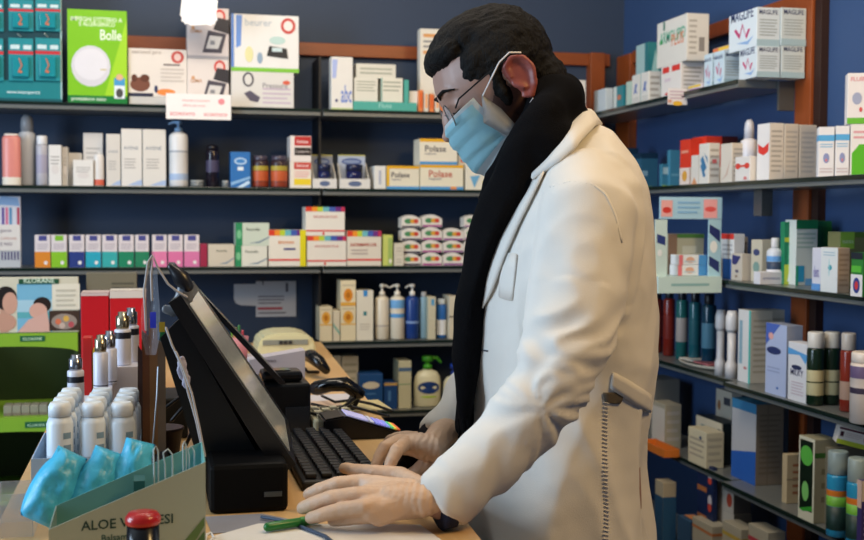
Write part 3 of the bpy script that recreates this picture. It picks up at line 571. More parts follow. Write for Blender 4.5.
B(S5, 398.5, 411.5, 361, 'skincare_box', 'tall beige carton left of the green pump bottle', 'box', '#c4c0a0', [('r', 'F', 0, .78, 1, .86, '#506c8c'), ('r', 'F', 0, .5, 1, .52, '#7ca07c')], Y=3.64)
def cleanser(x0, x1, yt, l, cap, Y):
    a, b = P(x0, 385, Y=Y), P(x1, 385, Y=Y); c = Vector(((a.x+b.x)/2, Y, S5+.0004)); r = (b.x-a.x)/2; H = P(x0, yt, Y=Y).z-S5
    T = thing('pump_bottle', l, 'bottle', c)
    bm = bmesh.new(); mats = [pla('#dcd8b8'), pap('#1c3c78'), pap('#a8c83c')]
    pr = [(r*.9, 0), (r, .004), (r*.98, H*.45), (r*.92, H*.58), (r*.7, H*.68), (r*.34, H*.72), (r*.32, H*.74)]
    lathe(bm, pr, c, 24, sy=.55)
    # printed oval label on the front, following the curve
    for (cz, rx_, rz_, k, ex) in ((H*.38, .78, H*.12, 1, .0008), (H*.2, .6, H*.02, 2, .0008)):
        pts = []
        ring = []
        for j in range(20):
            t = 2*math.pi*j/20; x = r*rx_*math.cos(t); zz = cz+rz_*math.sin(t)
            y = -math.sqrt(max(0, 1-(x/(r*.99))**2))*r*.55-ex
            ring.append(bm.verts.new(c+Vector((x, y-.0006, zz))))
        cen = bm.verts.new(c+Vector((0, -r*.55-ex-.0012, cz)))
        for j in range(20):
            f = bm.faces.new((cen, ring[j], ring[(j+1) % 20])); f.material_index = k
    build('body', bm, mats, T)
    bm = bmesh.new()
    lathe(bm, [(r*.33, H*.745), (r*.33, H*.82), (r*.16, H*.83), (r*.16, H*.88), (r*.4, H*.89), (r*.4, H*.98), (r*.3, H)], c, 14)
    tube(bm, [c+Vector((0, 0, H*.95)), c+Vector((r*.7, 0, H*.95)), c+Vector((r*.95, 0, H*.87))], [r*.16, r*.14, r*.1], 8)
    build('pump', bm, pla(cap), T)
cleanser(413.5, 441, 356, 'large cream pump bottle with a green pump and blue oval', '#4aa82c', 3.68)
cleanser(443, 466, 364, 'cream pump bottle with a blue pump beside the scarf', '#1c3c9c', 3.65)
# ================================================================== right wall stock
R1, R2, R3, R4, R5, R6 = RZ
txl = lambda n=5, h='#b4ada4': ('l', 'F', .12, .12, .88, .9, n, h)
# top shelf
rt(R1, 594, 606, 613, 88, 'paper_packet', 'crumpled white packet at the far end of the top right shelf', 'packet', '#cfd8dc', X=1.43)
rt(R1, 613.5, 623, 626, 85, 'medicine_box', 'small teal and white box next to the white packet', 'box', '#2c8490', [('r', 'L', 0, 0, .35, 1, '#d4dcd8'), ('e', 'L', .6, .5, .2, .12, '#c87a5c')], X=1.43)
rt(R1, 626, 631, 634, 81, 'medicine_box', 'narrow pale green box on the top right shelf', 'box', '#b4ccc0', X=1.43)
fig = [('p', 'L', [(.25, .35), (.45, .7), (.7, .68), (.55, .5), (.75, .35), (.5, .42)], '#4a6cb4'), ('l', 'L', .1, .1, .9, .25, 2, '#c0c0b8')]
rt(R1, 632, 639.5, 640.5, 74, 'medicine_box', 'white box with a small blue figure, farther of the pair', 'box', '#dedcd6', fig, 'white boxes with blue figures', X=1.43)
rt(R1, 641, 649, 661, 71, 'medicine_box', 'white box with a small blue figure, nearer of the pair', 'box', '#e0ded8', fig+[txl(4)], 'white boxes with blue figures', X=1.43)
rt(R1, 636, 648, 656, 42, 'medicine_box', 'tall teal and mint box standing behind the white pair', 'box', '#a8c8c8', [('r', 'L', .75, 0, 1, 1, '#2c7c84'), ('r', 'F', 0, 0, 1, 1, '#2c8088'), ('p', 'F', [(0, .2), (.5, .9), (1, .2)], '#9cc8c8')], X=1.50, w=.05)
n = rt(R1, 661, 681, 704, 62, 'supplement_box', 'white box with two red squares under the big white box', 'box', '#e4e0dc', [('r', 'L', .08, .78, .42, .96, '#d83c34'), ('r', 'L', .55, .78, .95, .96, '#d83c34'), ('r', 'L', .2, .5, .5, .6, '#d8c8d0'), txl(6), ('e', 'L', .3, .12, .08, .04, '#d84848')], X=1.43, yb=100)
rt(R1, 657, 687, 709, 13, 'supplement_box', 'big white box with green and orange words on the top right shelf', 'box', '#dfddd6', [('t', 'L', .1, .5, .85, 'ARMOLIPID', '#4aac8c', 1.4), ('t', 'L', .5, .4, .4, 'PLUS', '#e08458', 1.2), ('e', 'L', .15, .55, .05, .05, '#3ca45c'), ('r', 'L', .22, .8, .28, .98, '#3c7c6c'), ('r', 'F', .55, .2, .8, .5, '#908c88'), ('l', 'F', .1, .1, .45, .9, 7, '#b8b4ac')], X=1.43, on=n, yb=62)
rt(R1, 688, 702, 705, 83, 'pen_box', 'low white box with yellow and purple stripes beside the small price tag', 'box', '#e0d4d8', [('r', 'L', 0, .6, .9, .9, '#e8c83c'), ('r', 'L', .1, .3, .8, .45, '#b084b4')], X=1.43, w=.04)
mg = lambda a: [('t', 'L', .08, .78, .8, 'MAGLIFE', '#2c3c6c', 1.2), ('p', 'L', [(.2, .55), (.4, .3), (.5, .62), (.65, .25), (.78, .5), (.7, .5), (.62, .36), (.5, .7), (.4, .42), (.26, .6)], '#c03c74'), ('p', 'L', [(.3, .2), (.7, .1), (.9, .3), (.7, .2)], '#90b4e0'),
       ('t', 'F', .1, .82, .8, 'MAGLIFE', '#2c3c6c', 1.2), ('l', 'F', .12, .25, .88, .72, 6, '#a8b4b8'), ('r', 'F', 0, 0, 1, .18, '#a8c4d0')]
n1 = rt(R1, 704, 712, 724, 53, 'magnesium_box', 'pale blue magnesium box, farther of two small ones', 'box', '#c8dce8', mg(0), 'pale blue magnesium boxes', X=1.43, w=.03)
n2 = rt(R1, 714, 724, 738, 50, 'magnesium_box', 'pale blue magnesium box, nearer of two small ones', 'box', '#c8dce8', mg(0), 'pale blue magnesium boxes', X=1.43, w=.05)
rt(R1, 713, 731, 736, 44, 'stick_pack', 'yellow and red striped packet lying on the magnesium boxes', 'packet', '#e0d0c0', [('r', 'L', 0, .3, 1, .9, '#e8c040'), ('r', 'L', 0, .3, .3, .9, '#e07848')], X=1.44, on=n2, w=.03)
n = rt(R1, 739, 757, 780, 46, 'magnesium_box', 'pale blue magnesium box, lower left of the big stacked four', 'box', '#d4e0e8', mg(0), 'pale blue magnesium boxes', X=1.425)
Ye = P(757, 60, X=1.425).y+.0006
rt(R1, 729, 757, 780, 7, 'magnesium_box', 'pale blue magnesium box, upper left of the big stacked four', 'box', '#d8e4ec', mg(0), 'pale blue magnesium boxes', X=1.425, on=n)
mf = [d for d in mg(0) if d[1] == 'F']
n = bk(R1, 781, 805, 46, 'magnesium_box', 'pale blue magnesium box, lower right of the big stacked four', 'box', '#ccd8dc', mf, 'pale blue magnesium boxes', Y=Ye, d=.05)
bk(R1, 781, 806.5, 8, 'magnesium_box', 'pale blue magnesium box, upper right of the big stacked four', 'box', '#ccd8dc', mf, 'pale blue magnesium boxes', Y=Ye, d=.05, on=n)
def shelf_tag(pxa, pxb, ya, yb, X, lab, col, decs):
    c = P((pxa+pxb)/2, (ya+yb)/2, X=X); a = P(pxa, ya, Y=c.y); b = P(pxb, yb, Y=c.y)
    bm = bmesh.new(); mats = [pap(col)]; bx(bm, (a.x, c.y, b.z), (b.x, c.y+.0015, a.z))
    printd(bm, {'F': Surf((a.x, c.y, b.z), (b.x-a.x, 0, 0), (0, 0, a.z-b.z), (0, -1, 0))}, decs, mats)
    bx(bm, (b.x-.001, c.y, (a.z+b.z)/2-.002), (X+.012, c.y+.0015, (a.z+b.z)/2+.002))
    return tag(build('shelf_tag', bm, mats), lab, 'tag')
shelf_tag(668, 687, 88, 105, 1.385, 'small white price tag with yellow dot on the top right shelf edge', '#e4e0e2', [('l', 'F', .1, .3, .9, .9, 3, '#c8b0c0'), ('e', 'F', .5, .08, .25, .14, '#e8b83c'), ('r', 'F', 0, .12, .2, .3, '#d8a08c')])
# second shelf
for x0, xc, x1, y, l in ((622, 627, 638, 148, 'farthest'), (634, 641, 658, 153, 'second')):
    rt(R2, x0, xc, x1, y, 'cosmetic_box', f'dark teal box with green base strip, {l} on the second right shelf', 'box', '#2c5c78', [('r', 'F', 0, 0, 1, .06, '#a8cc3c'), ('r', 'F', 0, .85, 1, 1, '#143048'), ('r', 'F', .05, .35, .4, .5, '#7ca0b4'), ('r', 'L', 0, .85, 1, 1, '#143048')], 'dark teal boxes', X=1.47, w=None)
rt(R2, 659, 662, 672, 164, 'cosmetic_box', 'short teal box with a pale label in front of the dark ones', 'box', '#3c7c98', [('r', 'F', .1, .55, .8, .85, '#a4c0c8'), ('r', 'F', 0, 0, 1, .08, '#a8cc3c')], X=1.46)
rt(R2, 667, 670, 680, 150, 'cosmetic_box', 'tall light teal box left of the red boxes', 'box', '#4486a4', [('r', 'F', 0, 0, 1, .05, '#a8cc3c'), ('r', 'F', .1, .3, .9, .36, '#6ca4bc')], X=1.48, w=.05)
red = [('r', 'L', 0, .0, 1, .38, '#e4d4cc'), ('e', 'L', .5, .2, .25, .12, '#d8a040'), ('r', 'L', .15, .7, .85, .76, '#e89880'), ('r', 'F', 0, 0, 1, .38, '#d8ccc0')]
rt(R2, 680, 690, 691, 139, 'vitamin_box', 'orange-red box, left one of two on the second right shelf', 'box', '#d83c28', red, 'orange-red boxes', X=1.43, w=.05)
rt(R2, 692, 706, 741, 136, 'vitamin_box', 'orange-red box, wider right one behind the striped boxes', 'box', '#d83c28', red+[('r', 'F', .5, 0, 1, 1, '#4c1c1c')], 'orange-red boxes', X=1.47)
rt(R2, 691, 698, 700, 155, 'medicine_box', 'small white and orange box before the red ones', 'box', '#dcd8d0', [('p', 'L', [(.1, 0), (.9, 0), (.5, .25)], '#d8986c')], X=1.425, w=.03)
rt(R2, 699, 709, 720, 143, 'medicine_box', 'white box with blue diagonal stripes', 'box', '#dedbd4', [('p', 'L', [(.15, .6), (.4, .7), (.8, .4), (.55, .3)], '#3c78a4'), ('p', 'L', [(.15, .45), (.3, .5), (.7, .2), (.5, .15)], '#3c78a4'), ('p', 'L', [(.4, .8), (.6, .72), (.9, .5), (.85, .65)], '#3c78a4'), txl(5), ('r', 'F', .3, .5, .7, .6, '#d87070')], X=1.42)
rt(R2, 720.5, 732, 748, 143, 'medicine_box', 'beige-white box with fine print left of the bow box', 'box', '#d8d0c4', [txl(7), ('p', 'L', [(.1, .05), (.5, .2), (.9, .6), (.6, .2)], '#c8a08c')], X=1.42)
rt(R2, 735, 750, 752.5, 156, 'medicine_box', 'small white box with a red bow-shaped print', 'box', '#e0dcd8', [('e', 'L', .2, .62, .18, .12, '#d44438'), ('e', 'L', .8, .62, .18, .12, '#d44438'), ('r', 'L', .2, .58, .8, .66, '#d44438'), ('e', 'L', .7, .12, .12, .07, '#d88080')], X=1.405, w=.03)
bottle(R2, 742, 757, 120, 'spray_bottle', 'tall white rounded bottle behind the bow box', 'bottle', '#d4d4dc', '#c4c8d4', X=1.47, capf=.3, kind='dome', neck=.6, band=[(.3, .45, '#a8a8cc')])
rt(R2, 757.5, 770, 784, 123, 'medicine_box', 'tall white box with a red crest, first of three in the row', 'box', '#ddd5cb', [('r', 'L', 0, 0, 1, 1, '#e8e4e2'), ('p', 'L', [(.05, .65), (.5, .58), (.95, .66), (.9, .5), (.5, .44), (.1, .5)], '#dc3c34'), ('e', 'L', .5, .7, .35, .07, '#e8e4e2'), txl(9)], X=1.42)
Ye = P(770, 150, X=1.42).y+.0006
bk(R2, 784.5, 799, 124, 'medicine_box', 'beige box end with fine print, second of three in the row', 'box', '#d0c6b8', [txl(9)], Y=Ye, d=.04)
bk(R2, 799.5, 817, 125, 'medicine_box', 'beige box end with fine print, third of three in the row', 'box', '#cac0b2', [txl(9)], Y=Ye, d=.04)
lb = [('r', 'F', 0, .72, 1, .84, '#58a8dc'), ('l', 'F', .1, .58, .9, .68, 2, '#8cbcdc'), ('e', 'F', .5, .38, .2, .1, '#8a94c0'), ('e', 'F', .5, .34, .06, .03, '#d87c7c'), ('l', 'F', .1, .08, .9, .2, 2, '#c8bcc0'),
      ('r', 'L', 0, .72, 1, .84, '#58a8dc')]
def angled(z, x0, x1, yt, name, label, cat, col, decs, group, Q, ang, d=.045, on=None):
    """carton turned by ang about the vertical so that its printed face looks down the aisle; Q is a point of the row's front line"""
    u = Vector((math.cos(ang), -math.sin(ang), 0)); nn_ = Vector((math.sin(ang), math.cos(ang), 0))
    def hit(px, py):
        r = CM @ Vector((px-CX, -(py-CY), -FPX)); return CAMLOC+r*((Q-CAMLOC).dot(nn_)/r.dot(nn_))
    zb = TOP[on] if on else z
    a, b, t = hit(x0, yt+30), hit(x1, yt+30), hit((x0+x1)/2, yt)
    o = carton(name, label, cat, (a.x+u.x*.0006, a.y+u.y*.0006, zb+.0003), (b-a).dot(u)-.0012, d, t.z-zb, col, decs, group, rz=-ang)
    TOP[o.name] = t.z+.0003; return o.name
Q = P(818, 150, X=1.42); AG = R(26)
angled(R2, 818, 834.5, 127, 'medicine_box', 'white box with a light blue band, left of two near the green corner', 'box', '#e2e2e6', lb, 'light blue banded boxes', Q, AG)
angled(R2, 835, 849.5, 126, 'medicine_box', 'white box with a light blue band, right of two near the green corner', 'box', '#e2e2e6', lb, 'light blue banded boxes', Q, AG)
n = angled(R2, 850, 880, 124, 'medicine_box', 'white box with a big green hexagon at the right edge', 'box', '#e4e2e0', [('p', 'F', [(.05, .05), (.05, .45), (.3, .62), (.9, .62), (.9, .05)], '#58b42c'), ('l', 'F', .1, .7, .9, .9, 2, '#dca0a8')], None, Q, AG)
angled(R2, 847, 880, 73, 'medicine_box', 'white box with red letters and green base on top at the right edge', 'box', '#e6e2e2', [('r', 'F', 0, 0, 1, .12, '#68b83c'), ('t', 'F', .1, .84, .8, 'FLUIFORT', '#d87888'), ('e', 'F', .3, .5, .15, .12, '#a0a8c4'), ('e', 'F', .42, .28, .05, .05, '#d05c5c')], None, Q, AG, on=n)
# third shelf
Yd = 2.73
T = thing('toothpaste_display', 'light blue card frame display with a window on the third right shelf', 'display', (P(690, 250, Y=Yd).x, Yd, R3+.0004), None)
def fr(x0, y0, x1, y1, col, nm, decs=(), th=.004, yy=Yd):
    a, b = P(x0, (y0+y1)/2, Y=yy), P(x1, (y0+y1)/2, Y=yy); t, q = P((x0+x1)/2, y0, Y=yy).z, P((x0+x1)/2, y1, Y=yy).z
    bm = bmesh.new(); bx(bm, (a.x, yy, q), (b.x, yy+th, t)); mats = [pap(col)]
    printd(bm, {'F': Surf((a.x, yy, q), (b.x-a.x, 0, 0), (0, 0, t-q), (0, -1, 0))}, decs, mats); return build(nm, bm, mats, T)
fr(660, 197, 722, 219, '#a8cfe4', 'header_card', [('r', 'F', .02, .1, .2, .85, '#e8a8a4'), ('e', 'F', .11, .4, .07, .14, '#cc3c34'), ('r', 'F', .7, .05, .92, .9, '#eca8ac'), ('e', 'F', .81, .45, .09, .12, '#e05c5c'), ('l', 'F', .28, .2, .64, .85, 3, '#84b4dc')])
fr(655, 219.5, 667, 277, '#c4d8d4', 'side_card', [('p', 'F', [(.15, .75), (.85, .7), (.85, .55), (.15, .6)], '#2c3c78'), ('e', 'F', .4, .42, .2, .06, '#e4e8e8')])
fr(708.5, 219.5, 721, 280, '#a8cfe0', 'side_card', [('p', 'F', [(.05, .92), (.9, .82), (.9, .62), (.05, .78)], '#28346c'), ('p', 'F', [(.05, .4), (.85, .3), (.85, .12), (.05, .25)], '#28346c'), ('e', 'F', .4, .55, .3, .1, '#e8ecec')])
a, b = P(655, 285, Y=Yd), P(718, 285, Y=Yd)
bm = bmesh.new(); ZT = P(690, 276, Y=Yd).z; ZB = P(690, 293, Y=Yd-.02).z; bx(bm, (a.x, Yd-.02, ZB), (b.x, Yd+.145, ZT-.0006)); bx(bm, (b.x, Yd+.08, ZB+.004), (XF-.0005, Yd+.14, ZB+.014)); mats = [pap('#c2d8d4')]
printd(bm, {'F': Surf((a.x, Yd-.02, ZB), (b.x-a.x, 0, 0), (0, 0, ZT-ZB), (0, -1, 0))}, [('l', 'F', .2, .3, .8, .7, 1, '#8cb4b4')], mats); build('tray', bm, mats, T)
for k, (x0, x1, y0, y1, l) in enumerate(((678, 707, 265, 274, 'lower'), (679, 707, 255, 264.5, 'upper'))):
    a, b = P(x0, y0, Y=Yd+.015), P(x1, y0, Y=Yd+.015); zz = ZT+.0004 if k == 0 else P(690, 265, Y=Yd+.015).z+.0006
    carton('toothpaste_box', f'white, pink and blue toothpaste box, {l} one inside the card display', 'box', (a.x, Yd+.015, zz), b.x-a.x, .05, P(690, y0, Y=Yd+.015).z-zz, '#dfe2e6', [('r', 'F', 0, 0, .14, 1, '#e07880'), ('r', 'F', .7, 0, 1, 1, '#4c90cc'), ('e', 'F', .4, .5, .15, .3, '#d8a890'), ('r', 'F', .2, .3, .6, .4, '#b0c8d8')], 'boxes inside the card display')
a, b = P(668, 240, Y=Yd+.08), P(704, 240, Y=Yd+.08)
carton('herbal_box', 'beige and green box standing behind the toothpaste boxes', 'box', (a.x, Yd+.08, ZT+.0004), b.x-a.x, .05, P(690, 234, Y=Yd+.08).z-ZT, '#a8a894', [('r', 'F', 0, .9, 1, 1, '#4c7c3c'), ('r', 'F', 0, 0, .25, 1, '#806858'), ('r', 'F', .4, .5, .8, .7, '#b8bcb0')])
rt(R3, 720, 734, 736, 234, 'toothpaste_box', 'box with red top and blue lower half beside the card display', 'box', '#dcdcdc', [('r', 'L', 0, .88, 1, 1, '#dc3c34'), ('r', 'L', .2, 0, 1, .45, '#2c5ca0'), ('l', 'L', .2, .5, .9, .8, 3, '#b0b0b4')], X=1.43, w=.03)
rt(R3, 736, 739, 748, 237, 'medicine_box', 'beige carton behind the small navy-marked box', 'box', '#b8b0a4', [('l', 'F', .2, .8, .9, .9, 1, '#8c847c')], X=1.46)
rt(R3, 731, 742, 752, 254, 'medicine_box', 'short beige box with a navy print', 'box', '#c6bcae', [('p', 'L', [(.1, .95), (.9, .9), (.5, .6), (.1, .6)], '#34346c'), ('r', 'L', .4, .3, .7, .4, '#5c5468'), ('r', 'L', .4, .12, .6, .2, '#8c7464')], X=1.42)
rt(R3, 751, 762, 767, 240, 'medicine_box', 'tall beige carton with a navy and teal mark', 'box', '#c8c0ac', [('e', 'L', .5, .7, .3, .08, '#3c4470'), ('e', 'L', .5, .35, .3, .13, '#7c9c94')], X=1.44, w=.04)
bottle(R3, 768, 783, 238, 'mouthwash_bottle', 'clear white mouthwash bottle with a blue and pink label', 'bottle', '#d4d8e0', '#e0dcdc', X=1.44, capf=.22, neck=.5, band=[(.25, .4, '#dcdce4'), (.4, .62, '#34445c'), (.62, .78, '#6ca4dc')])
Ye = P(760, 280, X=1.405).y
bk(R3, 759.5, 783, 272, 'dental_box', 'low white box with a blue word in front of the mouthwash', 'box', '#d8d8e0', [('t', 'F', .12, .4, .75, 'AZ PROTEZIONE', '#6070a8')], Y=Ye-.03, d=.03)
bk(R3, 784.5, 795, 222, 'toothbrush_pack', 'green and yellow toothbrush pack on the third right shelf', 'pack', '#1c8058', [('r', 'F', 0, .68, 1, .75, '#c0c838'), ('p', 'F', [(.3, .6), (.5, .66), (.6, .2), (.3, .1)], '#30a474'), ('r', 'F', 0, 0, .9, .32, '#c4d448'), ('p', 'F', [(.3, .05), (.6, .3), (.8, .05)], '#e4ece0')], Y=2.50, d=.02)
bk(R3, 796, 818, 220, 'dental_box', 'tall green box with a white front panel', 'box', '#d4dcd8', [('r', 'F', 0, .86, 1, 1, '#1f7c50'), ('l', 'F', .05, .55, .9, .82, 4, '#a8c0b8'), ('r', 'F', 0, .05, .4, .3, '#38a0cc'), ('r', 'F', .45, 0, 1, .1, '#6ca8dc'), ('r', 'F', 0, 0, .12, .3, '#34a884')], Y=2.47, d=.05)
bk(R3, 805, 832, 221, 'dental_box', 'large dark green box behind the white-panelled ones', 'box', '#1f7048', [('r', 'F', .6, .5, 1, .9, '#14603c')], Y=2.53, d=.05)
rt(R3, 812, 821, 824, 248, 'toothpaste_box', 'white and purple box with vertical writing', 'box', '#d4d4e0', [('t', 'L', .2, .3, .6, 'dent', '#6c68a8', 3), ('r', 'L', 0, 0, 1, .15, '#5c94d0')], X=1.41, w=.02)
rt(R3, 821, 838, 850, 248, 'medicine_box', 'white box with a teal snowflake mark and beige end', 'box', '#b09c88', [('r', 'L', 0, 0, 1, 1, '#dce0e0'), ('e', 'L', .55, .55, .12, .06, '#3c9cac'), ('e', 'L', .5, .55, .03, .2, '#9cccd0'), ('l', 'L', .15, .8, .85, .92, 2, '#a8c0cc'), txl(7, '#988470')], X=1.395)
bk(R3, 840, 866, 232, 'medicine_box', 'box with a lime top and writing, behind the snowflake box', 'box', '#7c7c50', [('r', 'F', 0, .7, .55, 1, '#98c848'), ('t', 'F', .06, .8, .46, 'TRIDEX', '#dcecc8'), ('r', 'F', .55, .9, 1, 1, '#5c7c2c')], Y=2.34, d=.05)
rt(R3, 851, 863, 885, 253, 'medicine_box', 'dark green and red box at the right frame edge', 'box', '#2c7c34', [('r', 'L', 0, 0, 1, .5, '#e4e0e0'), ('e', 'L', .5, .25, .3, .18, '#2c3c84'), ('e', 'L', .5, .25, .15, .1, '#cc3c3c'), ('r', 'L', 0, .85, 1, 1, '#1c2430'), ('r', 'L', .05, .55, .9, .7, '#58b43c')], X=1.375)
# fourth shelf
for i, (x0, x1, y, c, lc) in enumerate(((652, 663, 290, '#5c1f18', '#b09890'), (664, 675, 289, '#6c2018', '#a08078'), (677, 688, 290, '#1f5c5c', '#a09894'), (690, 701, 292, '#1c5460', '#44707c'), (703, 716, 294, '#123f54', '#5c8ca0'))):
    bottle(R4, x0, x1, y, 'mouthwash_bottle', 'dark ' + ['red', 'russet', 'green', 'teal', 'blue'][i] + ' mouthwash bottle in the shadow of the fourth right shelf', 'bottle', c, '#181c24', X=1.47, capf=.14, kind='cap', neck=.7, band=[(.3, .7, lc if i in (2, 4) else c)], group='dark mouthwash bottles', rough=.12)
c = P(690, 364, Z=R4+.008)
T = thing('sample_dish', 'flat oval dish with white and pink packets on the fourth right shelf', 'dish', (1.455, c.y, R4+.0004))
bm = bmesh.new(); lathe(bm, [(.03, 0), (.042, .006), (.044, .012), (.04, .011), (.03, .004)], (1.455, c.y, R4+.0004), 24, sy=2.6); build('dish', bm, M('#d4c8b4', .3), T)
bm = bmesh.new(); bx(bm, (1.43, c.y-.085, R4+.0125), (1.48, c.y-.0, R4+.017), 0, .001); build('pink_packet', bm, pap('#cc7474'), T)
bm = bmesh.new(); bx(bm, (1.43, c.y+.004, R4+.0125), (1.478, c.y+.09, R4+.016), 0, .001); build('white_packet', bm, pap('#dcd4c8'), T)
def dumb(x0, x1, y, l, X):
    t = P((x0+x1)/2, y, X=X); a, b = P(x0, y+30, Y=t.y), P(x1, y+30, Y=t.y); r = (b.x-a.x)/2; H = t.z-R4
    c = (X, t.y, R4+.0004); T = thing('tube_bottle', l, 'bottle', c)
    bm = bmesh.new(); lathe(bm, [(r, 0), (r, H*.2), (r*.75, H*.24), (r*.68, H*.27), (r*.68, H*.68)], c, 20); build('body', bm, M('#cfcccc', .25), T)
    bm = bmesh.new(); lathe(bm, [(r*.75, H*.682), (r, H*.74), (r, H*.9), (r*.7, H)], c, 20); build('cap', bm, M('#dad8d8', .3), T)
dumb(716, 726, 310, 'slim white bottle with a waisted body, farther of two', 1.425); dumb(726.5, 738, 311, 'slim white bottle with a waisted body, nearer of two', 1.425)
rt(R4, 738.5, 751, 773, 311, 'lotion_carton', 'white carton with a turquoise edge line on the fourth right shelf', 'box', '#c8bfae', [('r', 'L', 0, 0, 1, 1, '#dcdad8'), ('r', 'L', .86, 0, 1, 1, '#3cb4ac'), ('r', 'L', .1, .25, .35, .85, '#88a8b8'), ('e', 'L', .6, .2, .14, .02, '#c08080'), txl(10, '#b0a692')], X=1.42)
bk(R4, 766, 792, 310, 'lotion_carton', 'beige carton with a turquoise line behind, near the wooden post', 'box', '#b8b0a0', [('r', 'F', .1, 0, .16, 1, '#7cb8b4'), txl(9, '#a49c8c')], Y=2.74, d=.05)
rt(R4, 766, 787, 803, 326, 'lotion_carton', 'periwinkle carton with blue corner and oval mark, standing at the shelf front', 'box', '#98a0b4', [('r', 'L', 0, 0, 1, 1, '#b0bcdc'), ('p', 'L', [(0, 1), (0, .68), (.7, 1)], '#4c68b8'), ('e', 'L', .25, .82, .12, .05, '#e0a8a0'), ('e', 'L', .4, .62, .35, .055, '#2c3868'), ('l', 'L', .1, .3, .7, .4, 2, '#94a0c4'), ('e', 'L', .6, .1, .06, .015, '#3c68b4')], X=1.39)
rt(R4, 788, 808, 811, 345, 'cream_tube', 'white tube with blue top design beside the periwinkle carton', 'tube', '#dcdce0', [('p', 'L', [(0, .9), (1, .82), (.9, .66), (.6, .8), (0, .78)], '#5ca0d8'), ('e', 'L', .45, .58, .26, .04, '#2c3458'), ('t', 'L', .15, .44, .65, 'MILKY', '#48486c'), ('l', 'L', .2, .1, .8, .35, 5, '#c8b8c0')], X=1.385, w=.035)
grn = [(.18, .4, '#b4b08c'), (.42, .62, '#c4bc94')]
bottle(R4, 808.5, 824, 332, 'mouthwash_bottle', 'dark green bottle with a white cap, left of the pair', 'bottle', '#14281c', '#d8d4cc', X=1.40, capf=.22, neck=.95, band=grn, group='dark green bottles', rough=.15)
bottle(R4, 825, 840, 332, 'mouthwash_bottle', 'dark green bottle with a white cap, right of the pair', 'bottle', '#14281c', '#d4cfc4', X=1.44, capf=.22, neck=.95, band=grn, group='dark green bottles', rough=.15)
bottle(R4, 842, 856, 333, 'mouthwash_bottle', 'red-brown bottle with a marbled cap', 'bottle', '#7c2c20', '#bcb4ac', X=1.42, capf=.22, neck=.9, band=[(.2, .5, '#a88c7c')], rough=.15)
bottle(R4, 853, 878, 352, 'cream_jar', 'white tube cropped by the right frame edge on the fourth shelf', 'tube', '#cfc4bc', '#d8d0c8', X=1.37, capf=.15, neck=.95, band=[(.75, .95, '#6c5c80'), (.5, .6, '#40384c')])
# fifth shelf
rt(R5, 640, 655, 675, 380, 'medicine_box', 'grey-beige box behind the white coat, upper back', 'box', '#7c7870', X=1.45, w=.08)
rt(R5, 652, 665, 688, 405, 'medicine_box', 'cream box with rounded print beside the white coat', 'box', '#a8a08c', [('r', 'L', 0, 0, 1, .9, '#c8c0b4'), txl(4)], X=1.405, w=.05)
a = P(655, 430, X=1.37); 
bm = bmesh.new(); ya_ = P(672, 425, X=1.36).y+.03
T = thing('bin', 'small orange open bin on the shelf edge beside the coat', 'bin', (1.38, ya_+.06, R5+.0004))
bm = bmesh.new(); zt = R5+.022
bx(bm, (1.352, ya_, R5+.0004), (1.398, ya_+.16, R5+.003)); bx(bm, (1.352, ya_, R5+.003), (1.354, ya_+.16, zt)); bx(bm, (1.354, ya_, R5+.003), (1.398, ya_+.002, zt)); bx(bm, (1.396, ya_+.002, R5+.003), (1.398, ya_+.16, zt)); bx(bm, (1.354, ya_+.158, R5+.003), (1.396, ya_+.16, zt))
build('tray', bm, pla('#c8702c'), T)
wf = [('l', 'L', .1, .2, .9, .8, 4, '#a89c88'), ('e', 'L', .7, .8, .07, .05, '#3c4c6c'), txl(4, '#b8ac94')]
rt(R5, 688, 706, 724, 433, 'medicine_box', 'cream cube-like box at the front of the fifth right shelf', 'box', '#cfc3a4', wf, X=1.40)
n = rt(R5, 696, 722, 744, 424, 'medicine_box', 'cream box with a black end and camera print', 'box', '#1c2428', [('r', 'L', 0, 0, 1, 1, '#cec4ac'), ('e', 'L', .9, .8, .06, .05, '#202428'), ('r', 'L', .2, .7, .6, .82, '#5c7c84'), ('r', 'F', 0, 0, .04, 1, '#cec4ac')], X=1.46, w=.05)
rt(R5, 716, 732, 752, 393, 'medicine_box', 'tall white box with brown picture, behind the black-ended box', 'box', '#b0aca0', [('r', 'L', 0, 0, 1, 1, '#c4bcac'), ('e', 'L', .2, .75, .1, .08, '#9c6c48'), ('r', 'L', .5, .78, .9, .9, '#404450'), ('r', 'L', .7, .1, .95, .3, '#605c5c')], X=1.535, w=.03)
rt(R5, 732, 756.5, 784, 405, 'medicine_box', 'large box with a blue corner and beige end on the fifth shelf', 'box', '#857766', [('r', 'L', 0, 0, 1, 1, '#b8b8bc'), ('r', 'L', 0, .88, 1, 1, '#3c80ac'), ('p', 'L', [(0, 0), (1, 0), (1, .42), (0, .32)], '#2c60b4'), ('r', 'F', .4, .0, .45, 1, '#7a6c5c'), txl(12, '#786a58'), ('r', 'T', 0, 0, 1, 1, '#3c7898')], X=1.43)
rt(R5, 782, 787, 806, 455, 'medicine_box', 'short cream box with brown lettering on the near fifth shelf', 'box', '#c0ac88', [('l', 'F', .3, .15, .9, .85, 5, '#a06848'), ('r', 'F', 0, .48, 1, .51, '#9c8c70')], X=1.41, w=.05)
